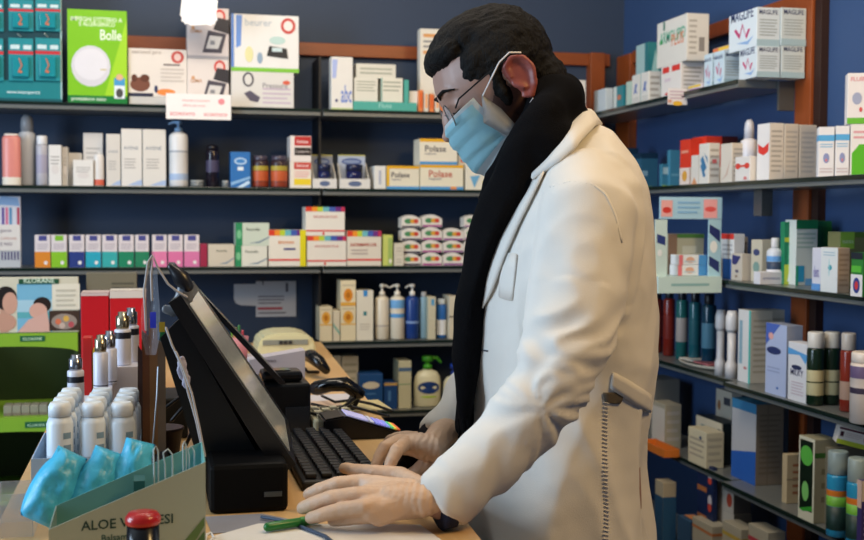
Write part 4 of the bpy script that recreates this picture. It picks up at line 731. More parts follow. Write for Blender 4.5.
rt(R5, 799, 815, 838, 440, 'medicine_box', 'tall black and white box with a bright green ball', 'box', '#a0987c', [('r', 'L', 0, 0, 1, 1, '#d4d0b8'), ('r', 'L', .08, .12, .9, .96, '#102014'), ('e', 'L', .5, .78, .4, .12, '#5cb448'), ('e', 'L', .45, .35, .22, .12, '#7cc068'), ('p', 'L', [(.08, .12), (.9, .2), (.9, .14), (.3, .1)], '#3c9c34'), ('r', 'F', 0, .78, 1, .84, '#3c6c2c'), ('l', 'F', .3, .2, .7, .7, 3, '#80785c')], X=1.375)
nn = bk(R5, 831, 866, 448, 'medicine_box', 'grey-brown box standing behind, under the tilted box', 'box', '#7c7462', [('r', 'F', 0, .8, .8, .85, '#3c6c2c')], Y=2.215, d=.04)
q = P(829, 432, Y=2.205)
o = carton('tea_box', 'tilted white box with lime stripe propped on the green ball box', 'box', (q.x+.004, 2.185, TOP[nn]+.001), .068, .04, .041, '#e4dcd4', [('r', 'F', 0, 0, 1, .24, '#bcc83c'), ('r', 'F', 0, .76, .8, .86, '#5c2438'), ('r', 'F', .06, .4, .16, .66, '#4c2430'), ('l', 'F', .22, .4, .7, .68, 3, '#c8b4b0'), ('e', 'F', .88, .55, .11, .3, '#c88c94'), ('r', 'T', .3, 0, .7, 1, '#a4b83c')])
o.rotation_euler = (0, R(13), R(-22)); o.location.z += .018
gb = [(.12, .5, '#1c3430'), (.5, .66, '#6cac3c'), (.66, .76, '#d87c2c')]
for x0, x1, y, X, l in ((829, 848, 451, 1.37, 'left'), (849, 868, 458, 1.37, 'right')):
    bottle(R5, x0, x1, y, 'gel_bottle', f'clear blue gel bottle with a wide grey cap, {l} one at the right edge', 'bottle', '#2c8cb8', '#8c9c9c', X=X, capf=.27, neck=.95, kind='cap', band=gb, group='blue gel bottles', rough=.1)
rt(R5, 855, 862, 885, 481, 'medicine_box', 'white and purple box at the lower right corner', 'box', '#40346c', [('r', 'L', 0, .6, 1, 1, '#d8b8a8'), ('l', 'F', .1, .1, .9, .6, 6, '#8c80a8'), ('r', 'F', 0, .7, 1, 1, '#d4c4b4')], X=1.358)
# lowest shelf
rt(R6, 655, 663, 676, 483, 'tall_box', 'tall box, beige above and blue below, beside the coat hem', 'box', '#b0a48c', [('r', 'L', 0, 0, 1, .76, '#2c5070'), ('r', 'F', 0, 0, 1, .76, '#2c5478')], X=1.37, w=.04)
for k, (y, l) in enumerate(((520, 'lowest'), (491, 'second'), (468, 'topmost'))):
    dd = [('r', 'L', 0, .82, .6, 1, '#a8683c'), ('e', 'L', .8, .6, .12, .2, '#c8c4c8'), ('e', 'L', .8, .35, .12, .15, '#c84838')]
    n = rt(R6, 697, 713, 716, y, 'snack_box', f'navy box with an orange strip and red ball, {l} of the stack', 'box', '#16264c', dd, 'navy stacked boxes', X=1.41, w=.012, on=(n if k else None), yb=540)
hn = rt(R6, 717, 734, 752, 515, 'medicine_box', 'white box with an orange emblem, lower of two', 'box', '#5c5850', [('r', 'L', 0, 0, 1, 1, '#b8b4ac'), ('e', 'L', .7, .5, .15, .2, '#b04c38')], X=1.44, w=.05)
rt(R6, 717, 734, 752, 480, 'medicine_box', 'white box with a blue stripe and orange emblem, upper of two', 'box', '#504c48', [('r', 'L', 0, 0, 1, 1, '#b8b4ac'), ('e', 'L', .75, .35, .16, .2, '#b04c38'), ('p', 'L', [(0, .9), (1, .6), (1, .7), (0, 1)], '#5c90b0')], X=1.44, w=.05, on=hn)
for i, (x0, xc, x1, y, c) in enumerate(((692, 712, 730, 527, '#b46c38'), (722, 741, 759, 530, '#b4983c'), (748, 768, 790, 533, '#a83c44'))):
    rt(R6, x0, xc, x1, y, 'medicine_box', f'flat pale box with {["an orange", "a yellow", "a red"][i]} stripe at the bottom of the frame', 'box', '#a8a08c', [('r', 'L', 0, .78, 1, .84, c), ('r', 'F', 0, .78, 1, .84, c)], X=1.385, w=.045)
rt(R6, 677, 690, 694, 522, 'leaflet_stack', 'stack of leaflets with a blue and orange cover near the floor shelf', 'leaflet', '#34506c', [('r', 'T', .3, .1, .9, .9, '#c07c4c')], X=1.39, w=.05)
# ================================================================== counter
ZC = 1.0
CR = .437
edge = lambda y: .345+(y-.95)*.0515          # the customer side is straight, the staff side splays slightly
T = thing('counter', 'long light wooden sales counter running to the back shelves', 'counter', (.12, 2.1, 0))
bm = prism(bmesh.new(), [(-.185, .95, ZC-.03), (edge(.95), .95, ZC-.03), (edge(3.42), 3.42, ZC-.03), (-.185, 3.42, ZC-.03)], (0, 0, .03)); bmesh.ops.recalc_face_normals(bm, faces=bm.faces[:])
build('worktop', bm, counter_wood, T)
build('front_panel', bx(bmesh.new(), (-.165, .98, 0), (-.145, 3.4, ZC-.0305), bev=.001), M('#c8bca4', .5), T)
bm = prism(bmesh.new(), [(-.144, .98, 0), (edge(.98)-.04, .98, 0), (edge(3.4)-.04, 3.4, 0), (-.144, 3.4, 0)], (0, 0, ZC-.031)); bmesh.ops.recalc_face_normals(bm, faces=bm.faces[:])
build('body', bm, M('#3a2c20', .5), T)
# ================================================================== the pharmacist
AB = R(16)
FB = Vector((-math.cos(AB), math.sin(AB), 0)); NB = Vector((-math.sin(AB), -math.cos(AB), 0)); UZ = Vector((0, 0, 1))
C0 = P(510, 88, Y=1.58)
def MP(px, py, off=0):
    """photographed outline point carried onto the figure's own mid plane, moved off metres towards his left side"""
    r = CM @ Vector((px-CX, -(py-CY), -FPX)); c = C0+NB*off
    return CAMLOC + r*((c-CAMLOC).dot(NB)/r.dot(NB))
TILT = R(29); AH = R(9)
FH = Vector((-math.cos(AH), math.sin(AH), 0)); NH = Vector((-math.sin(AH), -math.cos(AH), 0))
HX = FH*math.cos(TILT)-UZ*math.sin(TILT); HZ = FH*math.sin(TILT)+UZ*math.cos(TILT); HY = NH
HM = Matrix((HX, HY, HZ)).transposed()            # head axes -> world
H0 = MP(510, 88, 0)
def hl(x, y, z): return H0+HX*x+HY*y+HZ*z
def tohead(co): d = co-H0; return d.dot(HX), d.dot(HY), d.dot(HZ)
def hell(bm, c, r, ry=0):
    m = Matrix.Translation(hl(*c)) @ HM.to_4x4() @ Matrix.Rotation(ry, 4, 'Y') @ Matrix.Diagonal((r[0], r[1], r[2], 1))
    bmesh.ops.create_uvsphere(bm, u_segments=24, v_segments=16, radius=1, matrix=m)
foot = MP(556, 540); foot.z = 0
person = thing('person', 'person in white coat, black scarf, blue face mask and gloves working at the counter', 'person', foot)
skin = M('#a27f70', .45, var=.08, scale=40); skin_b = M('#6f5148', .6, var=.25, scale=500); skin_r = M('#8e4a42', .45, var=.08, scale=60)
# ---- near arm path: px, py, offset towards camera, radius
ARM = [(588, 212, .155, .062), (577, 298, .195, .061), (564, 358, .235, .051), (540, 403, .255, .045), (508, 438, .262, .042), (478, 468, .275, .041), (440, 503, .282, .038)]
FARM = [(588, 215, -.17, .06), (560, 300, -.2, .055), (520, 360, -.16, .05), (470, 400, -.05, .045), (439, 440, .005, .033)]
def at_z(px, py, z): return P(px, py, Z=z)
NW = at_z(422, 500, 1.038); FW = at_z(430, 448, 1.058)
armp = [MP(*a[:3]) for a in ARM]; farmp = [MP(*a[:3]) for a in FARM]
0 and print('cuff off', [(p-C0).dot(NB) for p in armp], 'nw', (NW-C0).dot(NB), (NW-armp[-1]).length, armp[-1], (FW-C0).dot(NB), farmp[-1])
# ---- body (one continuous surface)
bm = bmesh.new()
hell(bm, (.012, 0, .028), (.086, .073, .082)); hell(bm, (.045, 0, -.015), (.05, .056, .075)); hell(bm, (.045, 0, -.062), (.045, .046, .036)); hell(bm, (.072, 0, -.076), (.015, .02, .014))
hell(bm, (.084, 0, .034), (.012, .045, .012)); hell(bm, (.097, 0, -.004), (.012, .011, .026), R(-18)); hell(bm, (.108, 0, -.018), (.010, .012, .009)); hell(bm, (.092, 0, -.045), (.009, .022, .011))
for s in (1, -1):
    hell(bm, (.076, s*.033, .012), (.012, .015, .012)); hell(bm, (.062, s*.042, -.012), (.022, .018, .018))
    hell(bm, (-.009, s*.076, .002), (.016, .005, .026))
    pts = [(.008, .010), (.007, .026), (-.006, .033), (-.02, .027), (-.026, .009), (-.019, -.012), (-.007, -.025), (.003, -.02)]
    tube(bm, [hl(x, s*(.079+.006*max(0, -x/.026)), z) for x, z in pts], [.0035, .004, .0045, .0045, .0042, .004, .0055, .004], 8)
    tube(bm, [hl(.008, s*.078, .0), hl(-.002, s*.083, -.01)], .004, 8)
nb = MP(562, 168)
tube(bm, [hl(-.015, 0, -.02), hl(-.03, 0, -.075), nb], [.052, .053, .062], 20)
tors = [(565, 190), (562, 260), (560, 340), (560, 420), (560, 500), (560, 560)]
tube(bm, [MP(*t) for t in tors], [.1, .12, .115, .11, .115, .11], 24, flat=(1.0, 1), dome=True)
for s, arm in ((1, armp), (-1, farmp)):
    tube(bm, [nb.lerp(arm[0], .3)-UZ*.02]+arm, [.05, .045]+[.034]*(len(arm)-3)+[.026, .020], 16)
tube(bm, [armp[-1], NW, at_z(400, 498, 1.032)], [.022, .018, .010], 12, flat=(1.2, .6)); tube(bm, [farmp[-1], FW, at_z(424, 449, 1.055)], [.02, .018, .010], 12)
hipz = MP(560, 560)
for s in (1, -1):
    h = hipz+NB*(.085*s); h.z = .86
    an = foot+NB*(.1*s)+UZ*.09
    tube(bm, [h, h.lerp(an, .5)+FB*.015, an], [.075, .052, .036], 16)
    tube(bm, [an, an-UZ*.04+FB*.06, an-UZ*.055+FB*.13], [.034, .028, .022], 12)
out = fuse(bm, .0032, 3)
for f in out.faces:
    x, y, z = tohead(f.calc_center_median())
    if abs(y) > .0745 and x < .02 and x > -.04 and abs(z) < .045: f.material_index = 2
    elif x > -.02 and z < .0 and z > -.12 and abs(y) > .02 and (x-.055 < -z*1.2-.02): f.material_index = 1
body = build('body', out, [skin, skin_b, skin_r], person, recenter=False)
# ---- trousers and shoes
bm = bmesh.new()
tube(bm, [hipz+UZ*.06, Vector((hipz.x, hipz.y, .84))], [.105, .10], 20)
for s in (1, -1):
    h = hipz+NB*(.08*s); h.z = .84; an = foot+NB*(.1*s)+UZ*.07
    tube(bm, [h, h.lerp(an, .5)+FB*.01, an], [.086, .074, .062], 18, dome=False)
build('trousers', fuse(bm, .008, 4, lambda c, n: .004*noise.noise(c*9)), M('#20242e', .8), person, recenter=False)
for s in (1, -1):
    an = foot+NB*(.1*s); bm = bmesh.new()
    tube(bm, [an+UZ*.045-FB*.045, an+UZ*.05+FB*.02, an+UZ*.035+FB*.1, an+UZ*.03+FB*.15], [.04, .046, .036, .026], 14)
    o2 = fuse(bm, .005, 3)
    for v in o2.verts: v.co.z = max(v.co.z, .001)
    build('shoe', o2, M('#14110f', .35), person, recenter=False)
# ---- hair
bm = bmesh.new()
hell(bm, (-.001, 0, .042), (.079, .079, .078)); hell(bm, (.052, 0, .082), (.041, .058, .026), R(12)); hell(bm, (.02, 0, .086), (.058, .062, .036)); hell(bm, (-.045, 0, -.012), (.034, .06, .045)); hell(bm, (.072, 0, .080), (.022, .046, .011), R(24))
for s in (1, -1): hell(bm, (.022, s*.062, .012), (.012, .014, .034)); hell(bm, (.03, s*.055, .045), (.03, .02, .03))
def hairdisp(c, n):
    x, y, z = tohead(c)
    return .002*noise.noise(c*55)+.0022*noise.noise(Vector((x*45, y*260, z*130)))+.001*noise.noise(Vector((x*120, y*500, z*300)))
hair_m = M('#080605', .68, var=.6, scale=260, bump=.8, bscale=600, stretch=(1, 1, .35), spec=.25)
build('hair', fuse(bm, .0026, 2, hairdisp), hair_m, person, recenter=False)
for s in (1, -1):
    bm = bmesh.new(); tube(bm, [hl(.0955, s*.014, .031), hl(.0965, s*.026, .036), hl(.090, s*.040, .038), hl(.077, s*.052, .033)], [.0018, .003, .0028, .0014], 8, flat=(1, .8))
    build('eyebrow', bm, hair_m, person, smooth=True)
    bm = bmesh.new(); tube(bm, [hl(.0895, s*.022, .006), hl(.0895, s*.033, .003), hl(.082, s*.046, .006)], [.0012, .0018, .001], 6)
    build('eyelashes', bm, hair_m, person, smooth=True)
# ---- face mask
bm = bmesh.new(); NSs, NV = 32, 26; grid = []
cc = [(.1085, -.004), (.1125, -.016), (.112, -.03), (.108, -.045), (.106, -.060), (.102, -.077), (.089, -.094)]
def lerp_list(L, t):
    k = t*(len(L)-1); i = min(int(k), len(L)-2); q = k-i; return tuple(L[i][j]*(1-q)+L[i+1][j]*q for j in range(len(L[i])))
sidec = [(.0507, .0104), (.044, -.008), (.036, -.030), (.029, -.050), (.0275, -.0576)]
for j in range(NV+1):
    v = j/NV; row = []; cx_, cz_ = lerp_list(cc, v); sx_, sz_ = lerp_list(sidec, v)
    for i in range(NSs+1):
        s = -1+2*i/NSs; th = abs(s)*R(84)
        wgt = max(0, math.cos(th))**.75
        x = sx_+(cx_-sx_)*wgt; y = (.066 if v < .7 else .064)*math.sin(th)/math.sin(R(84))*math.copysign(1, s)
        z = cz_+(sz_-cz_)*abs(s)**1.4
        pl = .0028*(((v*4.5) % 1)-.5)*(1-abs(s)**4)
        row.append(bm.verts.new(hl(x+pl+.0005*noise.noise(Vector((s*6, v*6, 3))), y*(1+pl*4), z)))
    grid.append(row)
for j in range(NV):
    for i in range(NSs):
        f = bm.faces.new((grid[j][i], grid[j][i+1], grid[j+1][i+1], grid[j+1][i])); s = abs(-1+2*(i+.5)/NSs); v = (j+.5)/NV
        f.material_index = 1 if (s > .93 or v < .06 or v > .9) else 0; f.smooth = True
bmesh.ops.solidify(bm, geom=bm.faces[:], thickness=.0012)
mk = build('face_mask', bm, [M('#a9dbe6', .75, var=.04, scale=120, bump=.2, bscale=900), M('#d3dee2', .75)], person, recenter=False)
# white inner lining gaping along each cheek
for s in (1, -1):
    bm = bmesh.new(); A = [hl(*p) for p in ((.0507, s*.0665, .0104), (.036, s*.070, -.020), (.0265, s*.068, -.0575))]; Bq = [hl(*p) for p in ((.050, s*.068, .009), (.066, s*.070, -.026), (.045, s*.0685, -.058))]
    va = []
    for k in range(9):
        t = k/8; g = [tuple(a) for a in A]; h = [tuple(a) for a in Bq]
        p = Vector(lerp_list(g, t)); q = Vector(lerp_list(h, t)); va.append([bm.verts.new(p.lerp(q, u)+HY*s*.003*math.sin(u*math.pi)) for u in (0, .33, .66, 1)])
    for k in range(8):
        for u in range(3): bm.faces.new((va[k][u], va[k][u+1], va[k+1][u+1], va[k+1][u])).smooth = True
    bmesh.ops.solidify(bm, geom=bm.faces[:], thickness=.0008)
    build('mask_lining', bm, M('#c3c5c6', .8), mk, recenter=False)
    bm = bmesh.new(); tube(bm, [hl(.050, s*.069, .006), hl(.030, s*.0805, .021), hl(.012, s*.086, .034), hl(-.006, s*.088, .039), hl(-.02, s*.084, .032)], .0011, 8); build('ear_loop', bm, pla('#e8e4e4', .6), mk)
    bm = bmesh.new(); tube(bm, [hl(.029, s*.069, -.053), hl(.012, s*.074, -.04), hl(-.006, s*.083, -.029)], .0010, 8); build('ear_loop', bm, pla('#c8b8b0', .6), mk)
# ---- glasses
g = thing('glasses', None, None, tuple(hl(.1, 0, .01))); g.parent = person; g.matrix_parent_inverse = person.matrix_basis.inverted()
met = M('#8a8580', .25, .9)
for s in (1, -1):
    bm = bmesh.new(); pts = [hl(.098-.012*abs(math.sin(a))*0-.10*max(0, (.034+.024*math.cos(a))-.03)**1.3, s*(.034+.024*math.cos(a)), .004+.017*math.sin(a)) for a in [k*math.pi/12 for k in range(25)]]
    tube(bm, pts, .0009, 6, cap=False); build('lens_rim', bm, met, g)
    bm = bmesh.new(); vs = [bm.verts.new(p) for p in pts[:-1]]; bm.faces.new(vs); bmesh.ops.solidify(bm, geom=bm.faces[:], thickness=.0015); build('lens', bm, M('#e8f0f4', .05, alpha=.18), g)
    bm = bmesh.new(); tube(bm, [hl(.088, s*.060, .010), hl(.080, s*.070, .018), hl(.035, s*.0785, .028), hl(.0, s*.080, .033)], .0013, 6); build('temple_arm', bm, M('#151210', .3), g)
bm = bmesh.new(); tube(bm, [hl(.0985, -.011, .008), hl(.101, 0, .011), hl(.0985, .011, .008)], .0010, 6); build('bridge', bm, met, g)
# ---- scarf
bm = bmesh.new()
def loop(pts, rad, seg=14):
    n = len(pts); P3 = []
    for i in range(n*5):
        k = i/5; a = int(k); t = k-a
        p0, p1, p2, p3 = [Vector(pts[(a+q) % n]) for q in (-1, 0, 1, 2)]
        P3.append(.5*((2*p1)+(p2-p0)*t+(2*p0-5*p1+4*p2-p3)*t*t+(3*p1-p0-3*p2+p3)*t**3))
    P3.append(P3[0]); P3.append(P3[1])
    tube(bm, P3, rad, seg)
loop([MP(560, 98, 0), MP(548, 112, .075), MP(524, 150, .07), MP(512, 180, 0), MP(524, 150, -.07), MP(548, 112, -.075)], .034)
loop([MP(566, 122, 0), MP(552, 140, .085), MP(526, 178, .075), MP(505, 205, 0), MP(526, 178, -.075), MP(552, 140, -.085)], .034)
loop([MP(563, 106, 0), MP(549, 126, .082), MP(522, 160, .078), MP(506, 190, 0), MP(522, 160, -.078), MP(549, 126, -.082)], .03)
tube(bm, [MP(528, 150, .05), MP(513, 190, .06), MP(496, 226, .065), MP(482, 262, .07), MP(471, 302, .07), MP(467, 350, .07), MP(465.5, 412, .065), MP(465.5, 427, .065)], [.036, .034, .029, .021, .0165, .0155, .0155, .015], 18, flat=(1, 2.0), up=tuple(NB))
tube(bm, [MP(520, 190, -.03), MP(500, 235, -.03), MP(487, 270, -.02), MP(480, 320, -.02), MP(479, 400, -.02)], [.03, .026, .02, .015, .014], 16, flat=(1, 2.0), up=tuple(NB))
def scdisp(c, n):
    u = (c-C0).dot(NB); t = (c-C0).dot(FB)+c.z*.9
    return .0055*math.sin(u*80+2.5*math.sin(c.z*11))+.003*noise.noise(c*25)
scarf_m = M('#08080b', .92, var=.3, scale=400, bump=.5, bscale=700, spec=.12)
sc = build('scarf', fuse(bm, .004, 4, scdisp), scarf_m, person, recenter=False)
for k in range(9):
    o_ = .035+.0085*k; bm = bmesh.new(); x = 459+10*((k*7) % 5)/5+random.random()*3
    tube(bm, [MP(x, 420, o_), MP(x+1, 429, o_), MP(x-1+2*random.random(), 438, o_)], [.0022, .0018, .001], 6); build('fringe', bm, scarf_m, sc)
# ---- coat
rows = [(128, 562, 606, .05), (138, 552, 618, .085), (150, 545, 628, .115), (165, 534, 640, .145), (185, 522, 649, .17), (212, 508, 654, .182), (245, 494, 657, .185), (280, 484, 659, .18), (320, 478, 659, .172), (360, 475, 656, .165), (395, 475, 652, .162),
        (430, 473, 651, .168), (480, 471, 652, .178), (540, 469, 654, .19), (620, 466, 660, .2), (700, 462, 668, .21), (770, 458, 674, .22)]
bm = bmesh.new(); rr = []
for py, xl, xr, b in rows:
    a, q = MP(xl, py), MP(xr, py); c = (a+q)/2; ha = (q-a).length/2; ring = []
    q = q+FB*.006; c = (a+q)/2; ha = (q-a).length/2
    for k in range(48):
        t = 2*math.pi*k/48; ct, st = math.cos(t), math.sin(t); e = .85
        ring.append(bm.verts.new(c+FB*(ha*math.copysign(abs(ct)**e, ct))+NB*(b*math.copysign(abs(st)**e, st))))
    rr.append(ring)
for i in range(len(rr)-1):
    for k in range(48): bm.faces.new((rr[i][k], rr[i][(k+1) % 48], rr[i+1][(k+1) % 48], rr[i+1][k]))
bm.faces.new(rr[0][::-1]); bm.faces.new(rr[-1])
tube(bm, [MP(580, 178, .10), armp[0]]+armp[1:], [.05]+[a[3] for a in ARM], 24, dome=False); tube(bm, [MP(580, 182, -.10), farmp[0]]+farmp[1:], [.05]+[a[3] for a in FARM], 20, dome=False)
def seg_d(c, path):
    best = (9, 0, None); L = 0
    for i in range(len(path)-1):
        a, b = path[i], path[i+1]; ab = b-a; t = max(0, min(1, (c-a).dot(ab)/ab.length_squared)); d = (c-a-ab*t).length
        if d < best[0]: best = (d, L+t*ab.length, ab.normalized())
        L += ab.length
    return best
def ridged(v): return 1-2*abs(noise.noise(v))
def coatdisp(c, n):
    d, s, ax = seg_d(c, armp); d2 = (c-C0).dot(NB)
    u = (c-C0).dot(FB)
    if d < .085 and d2 > .06:
        w_ = min(1, max(0, (d2-.06)/.05))
        # spiral creases gathered at the elbow and above the cuff
        e = 1.25*math.exp(-((s-.21)/.11)**2)+.7*math.exp(-((s-.42)/.06)**2)+.08
        rel = c-armp[3]; ang = math.atan2(rel.dot(UZ), rel.dot(FB))
        r1 = ridged(Vector((s*21+ang*1.5+2*noise.noise(c*9), ang*1.6, 5+c.y*6)))
        return w_*(e*.0062*(r1-.25)+.0018*noise.noise(c*30))
    low = max(0, min(1, (1.25-c.z)/.3))
    r1 = ridged(Vector((u*8+c.z*3.5, d2*8, c.z*2.6)))+.5*ridged(Vector((u*17-c.z*6, d2*17, c.z*5)))
    return (.005+.012*low)*(r1-.5)+.0022*noise.noise(c*14)+.001*noise.noise(c*45)
out = fuse(bm, .0045, 5, coatdisp)
for _ in range(1): bmesh.ops.smooth_vert(out, verts=out.verts[:], factor=.5, use_axis_x=True, use_axis_y=True, use_axis_z=True)
# open hem and sleeve ends are hidden; keep the cloth continuous
coat_m = M('#d6d2ca', .82, var=.035, scale=6, bump=.12, bscale=700, sheen=.15)
from mathutils.bvhtree import BVHTree
bvh = BVHTree.FromBMesh(out)
for v in out.verts:
    if v.co.z < ZC+.012 and v.co.x < edge(v.co.y)+.006 and (v.co-armp[-1]).length > .12: v.co.x = edge(v.co.y)+.006
bvh = BVHTree.FromBMesh(out)
coat = build('white_coat', out, coat_m, person, recenter=False)
def onc(px, py, lift=.002):
    r = (CM @ Vector((px-CX, -(py-CY), -FPX))).normalized(); h = bvh.ray_cast(CAMLOC, r)
    if h[0] is None: h = bvh.find_nearest(MP(px, py, .1))
    return h[0]+h[1]*lift
def strip(name, A, Bp, lift, mat, parent, n=3, th=.0025, sub=4):
    """cloth strip lying on the coat between two outlines"""
    bm = bmesh.new(); rows_ = []
    m = (len(A)-1)*sub
    for k in range(m+1):
        t = k/m; p = lerp_list(A, t); q = lerp_list(Bp, t)
        rows_.append([bm.verts.new(onc(p[0]+(q[0]-p[0])*j/n, p[1]+(q[1]-p[1])*j/n, lift)) for j in range(n+1)])
    for _ in range(2):
        for r0 in rows_:
            pass
    for k in range(m):
        for j in range(n): bm.faces.new((rows_[k][j], rows_[k+1][j], rows_[k+1][j+1], rows_[k][j+1])).smooth = True
    bmesh.ops.smooth_vert(bm, verts=bm.verts[:], factor=.5, use_axis_x=True, use_axis_y=True, use_axis_z=True)
    bmesh.ops.recalc_face_normals(bm, faces=bm.faces[:])
    bmesh.ops.solidify(bm, geom=bm.faces[:], thickness=th)
    return build(name, bm, mat, parent, recenter=False)
# collar standing round the neck
inn = [(533, 172, .080), (545, 152, .092), (563, 130, .090), (580, 113, .055), (586, 108, 0)]; outt = [(531, 178, .125), (558, 161, .145), (576, 145, .145), (597, 124, .085), (603, 124, 0)]
I3 = [MP(*p) for p in inn]; O3 = [MP(*p) for p in outt]
mir = lambda p: p-NB*(2*(p-C0).dot(NB))
I3 = I3+[mir(p) for p in I3[-2::-1]]; O3 = O3+[mir(p) for p in O3[-2::-1]]
bm = bmesh.new(); rws = []
for k in range(41):
    t = k/40; p = Vector(lerp_list([tuple(v) for v in I3], t)); q = Vector(lerp_list([tuple(v) for v in O3], t))
    rws.append([bm.verts.new(p.lerp(q, u)+UZ*(.010*math.sin(u*math.pi))) for u in (0, .2, .4, .6, .8, 1)])
for k in range(40):
    for j in range(5): bm.faces.new((rws[k][j], rws[k+1][j], rws[k+1][j+1], rws[k][j+1])).smooth = True
for _ in range(3): bmesh.ops.smooth_vert(bm, verts=[v for v in bm.verts if not v.is_boundary], factor=.5, use_axis_x=True, use_axis_y=True, use_axis_z=True)
bmesh.ops.recalc_face_normals(bm, faces=bm.faces[:]); bmesh.ops.solidify(bm, geom=bm.faces[:], thickness=.004)
build('collar', bm, coat_m, coat, recenter=False)
strip('lapel', [(531, 178), (517, 202), (506, 226), (494, 258), (485, 290), (481, 314)], [(549, 171), (536, 198), (522, 226), (508, 258), (496, 290), (482, 316)], .006, coat_m, coat)
strip('half_belt', [(612, 370), (624, 376), (638, 385), (651, 394)], [(609, 389), (621, 397), (634, 406), (650, 415)], .0008, coat_m, coat, th=.002)
strip('sleeve_seam', [(548, 186), (570, 179), (592, 182), (607, 192), (617, 214), (624, 244)], [(549, 189), (570, 182), (591, 185), (604, 195), (614, 216), (621, 245)], .0003, coat_m, coat, n=1, th=.0009)
strip('pocket_shade', [(601, 392), (602, 397), (604, 403)], [(624, 392), (623, 400), (620, 404)], .001, M('#5c5346', .9), coat, th=.001)  # dark patch paints the shade inside the pocket opening
bm = bmesh.new()
for k in range(36):
    y = 402+k*4.0; x = 606-1.2*math.sin(k/6)-k*.04
    tube(bm, [onc(x-2.2, y, .0015), onc(x+2.2, y+1.2, .0015)], .0009, 6)
tag(build('stitching', bm, coat_m, coat, recenter=False), None)
bm = bmesh.new(); tube(bm, [onc(481, 350, .001), onc(488, 351, .001)], .0012, 6); build('buttonhole', bm, M('#4a4a50', .8), coat)
bm = bmesh.new(); p = onc(497, 272, .001)
strip('breast_pocket', [(503, 250), (511, 250), (519, 251)], [(499, 300), (507, 303), (513, 304)], .0003, coat_m, coat, th=.002)
# cuffs
for arm, w_, c in ((armp, NW, '#1a2340'), (farmp, FW, '#22242c')):
    d = ((w_-arm[-1]).normalized()+(arm[-1]-arm[-2]).normalized()).normalized(); bm = bmesh.new()
    tube(bm, [arm[-1]-d*.01, arm[-1]+d*.007], [.0325, .0315], 24, dome=False); build('sweater_cuff', bm, M(c, .9, bump=.3, bscale=500), person, smooth=True, recenter=False)
# ---- gloves
glove_m = M('#c9a88c', .48, var=.05, scale=90, bump=.25, bscale=160)
def glove(fingers, wrist, cuff_end, label):
    bm = bmesh.new(); kn = []
    for joints, rads in fingers:
        pts = [at_z(*j) for j in joints]; tube(bm, pts, rads, 12); kn.append(pts[1])
    w3 = wrist
    for i in range(len(kn)-2): # web the palm
        for t in (.0, .35, .7):
            tube(bm, [w3.lerp(kn[i], .25), kn[i].lerp(kn[i+1], t)+(w3-kn[i])*.12-UZ*.006], [.016, .0118], 12)
    tube(bm, [cuff_end, w3, w3.lerp(kn[1], .45)], [.022, .0225, .019], 16, flat=(1.12, .9))
    def gd(c, n):
        q = (c-w3).length; k = math.exp(-(q/.03)**2)
        ax = (w3-kn[1]).normalized(); return .0008*k*math.sin((c-w3).dot(ax)*750+3*noise.noise(c*60))+.0005*noise.noise(c*120)
    return build('glove', fuse(bm, .0016, 3, gd), glove_m, person, recenter=False)
FR = lambda a: [a*1.25, a, a*.93, a*.85, a*.76]
near = [([(424, 488, 1.040), (400, 475, 1.037), (374, 472, 1.038), (355, 470, 1.036), (344, 468, 1.034)], [.012, .0115, .0098, .0088, .0075]),
        ([(424, 491, 1.044), (362, 482, 1.043), (338, 484, 1.040), (319, 490, 1.031), (309, 494, 1.024)], FR(.0105)),
        ([(424, 498, 1.040), (358, 495, 1.042), (332, 498, 1.037), (313, 504, 1.028), (303, 508, 1.021)], FR(.0108)),
        ([(424, 504, 1.033), (364, 507, 1.034), (340, 510, 1.028), (322, 515, 1.021), (311, 518, 1.015)], FR(.0102)),
        ([(424, 509, 1.026), (376, 515, 1.024), (356, 518, 1.018), (343, 520, 1.014), (333, 521.5, 1.0115)], FR(.0088))]
near = [near[1], near[2], near[3], near[4], near[0]]
glove(near, NW, armp[-1].lerp(armp[-2], .45), 'near')
far = [([(438, 447, 1.056), (407, 442, 1.066), (397, 450, 1.064), (392, 460, 1.052), (389, 468, 1.042)], FR(.0102)),
       ([(440, 445, 1.056), (398, 441, 1.066), (385, 447, 1.060), (379, 458, 1.046), (376, 466, 1.036)], FR(.0102)),
       ([(441, 443, 1.052), (402, 438, 1.055), (391, 440, 1.045), (385, 447, 1.030), (383, 452, 1.022)], FR(.0096)),
       ([(441, 441, 1.048), (406, 436, 1.045), (396, 437, 1.035), (391, 443, 1.022), (389, 447, 1.014)], FR(.0085)),
       ([(436, 455, 1.045), (427, 464, 1.034), (417, 471, 1.026), (410, 475, 1.020), (404, 478, 1.017)], [.011, .0115, .0098, .0088, .0075])]
glove(far, FW, farmp[-1].lerp(farmp[-2], .4), 'far')
# ================================================================== things on the counter
def cyl(bm, c, r, h, seg=20, mi=0, r2=None): return lathe(bm, [(r, 0), (r2 or r, h)], c, seg, mi)
def quadY(bm, pts, Y, th, mi=0): return prism(bm, [tuple(P(x, y, Y=Y)) for x, y in pts], (0, th, 0), mi)
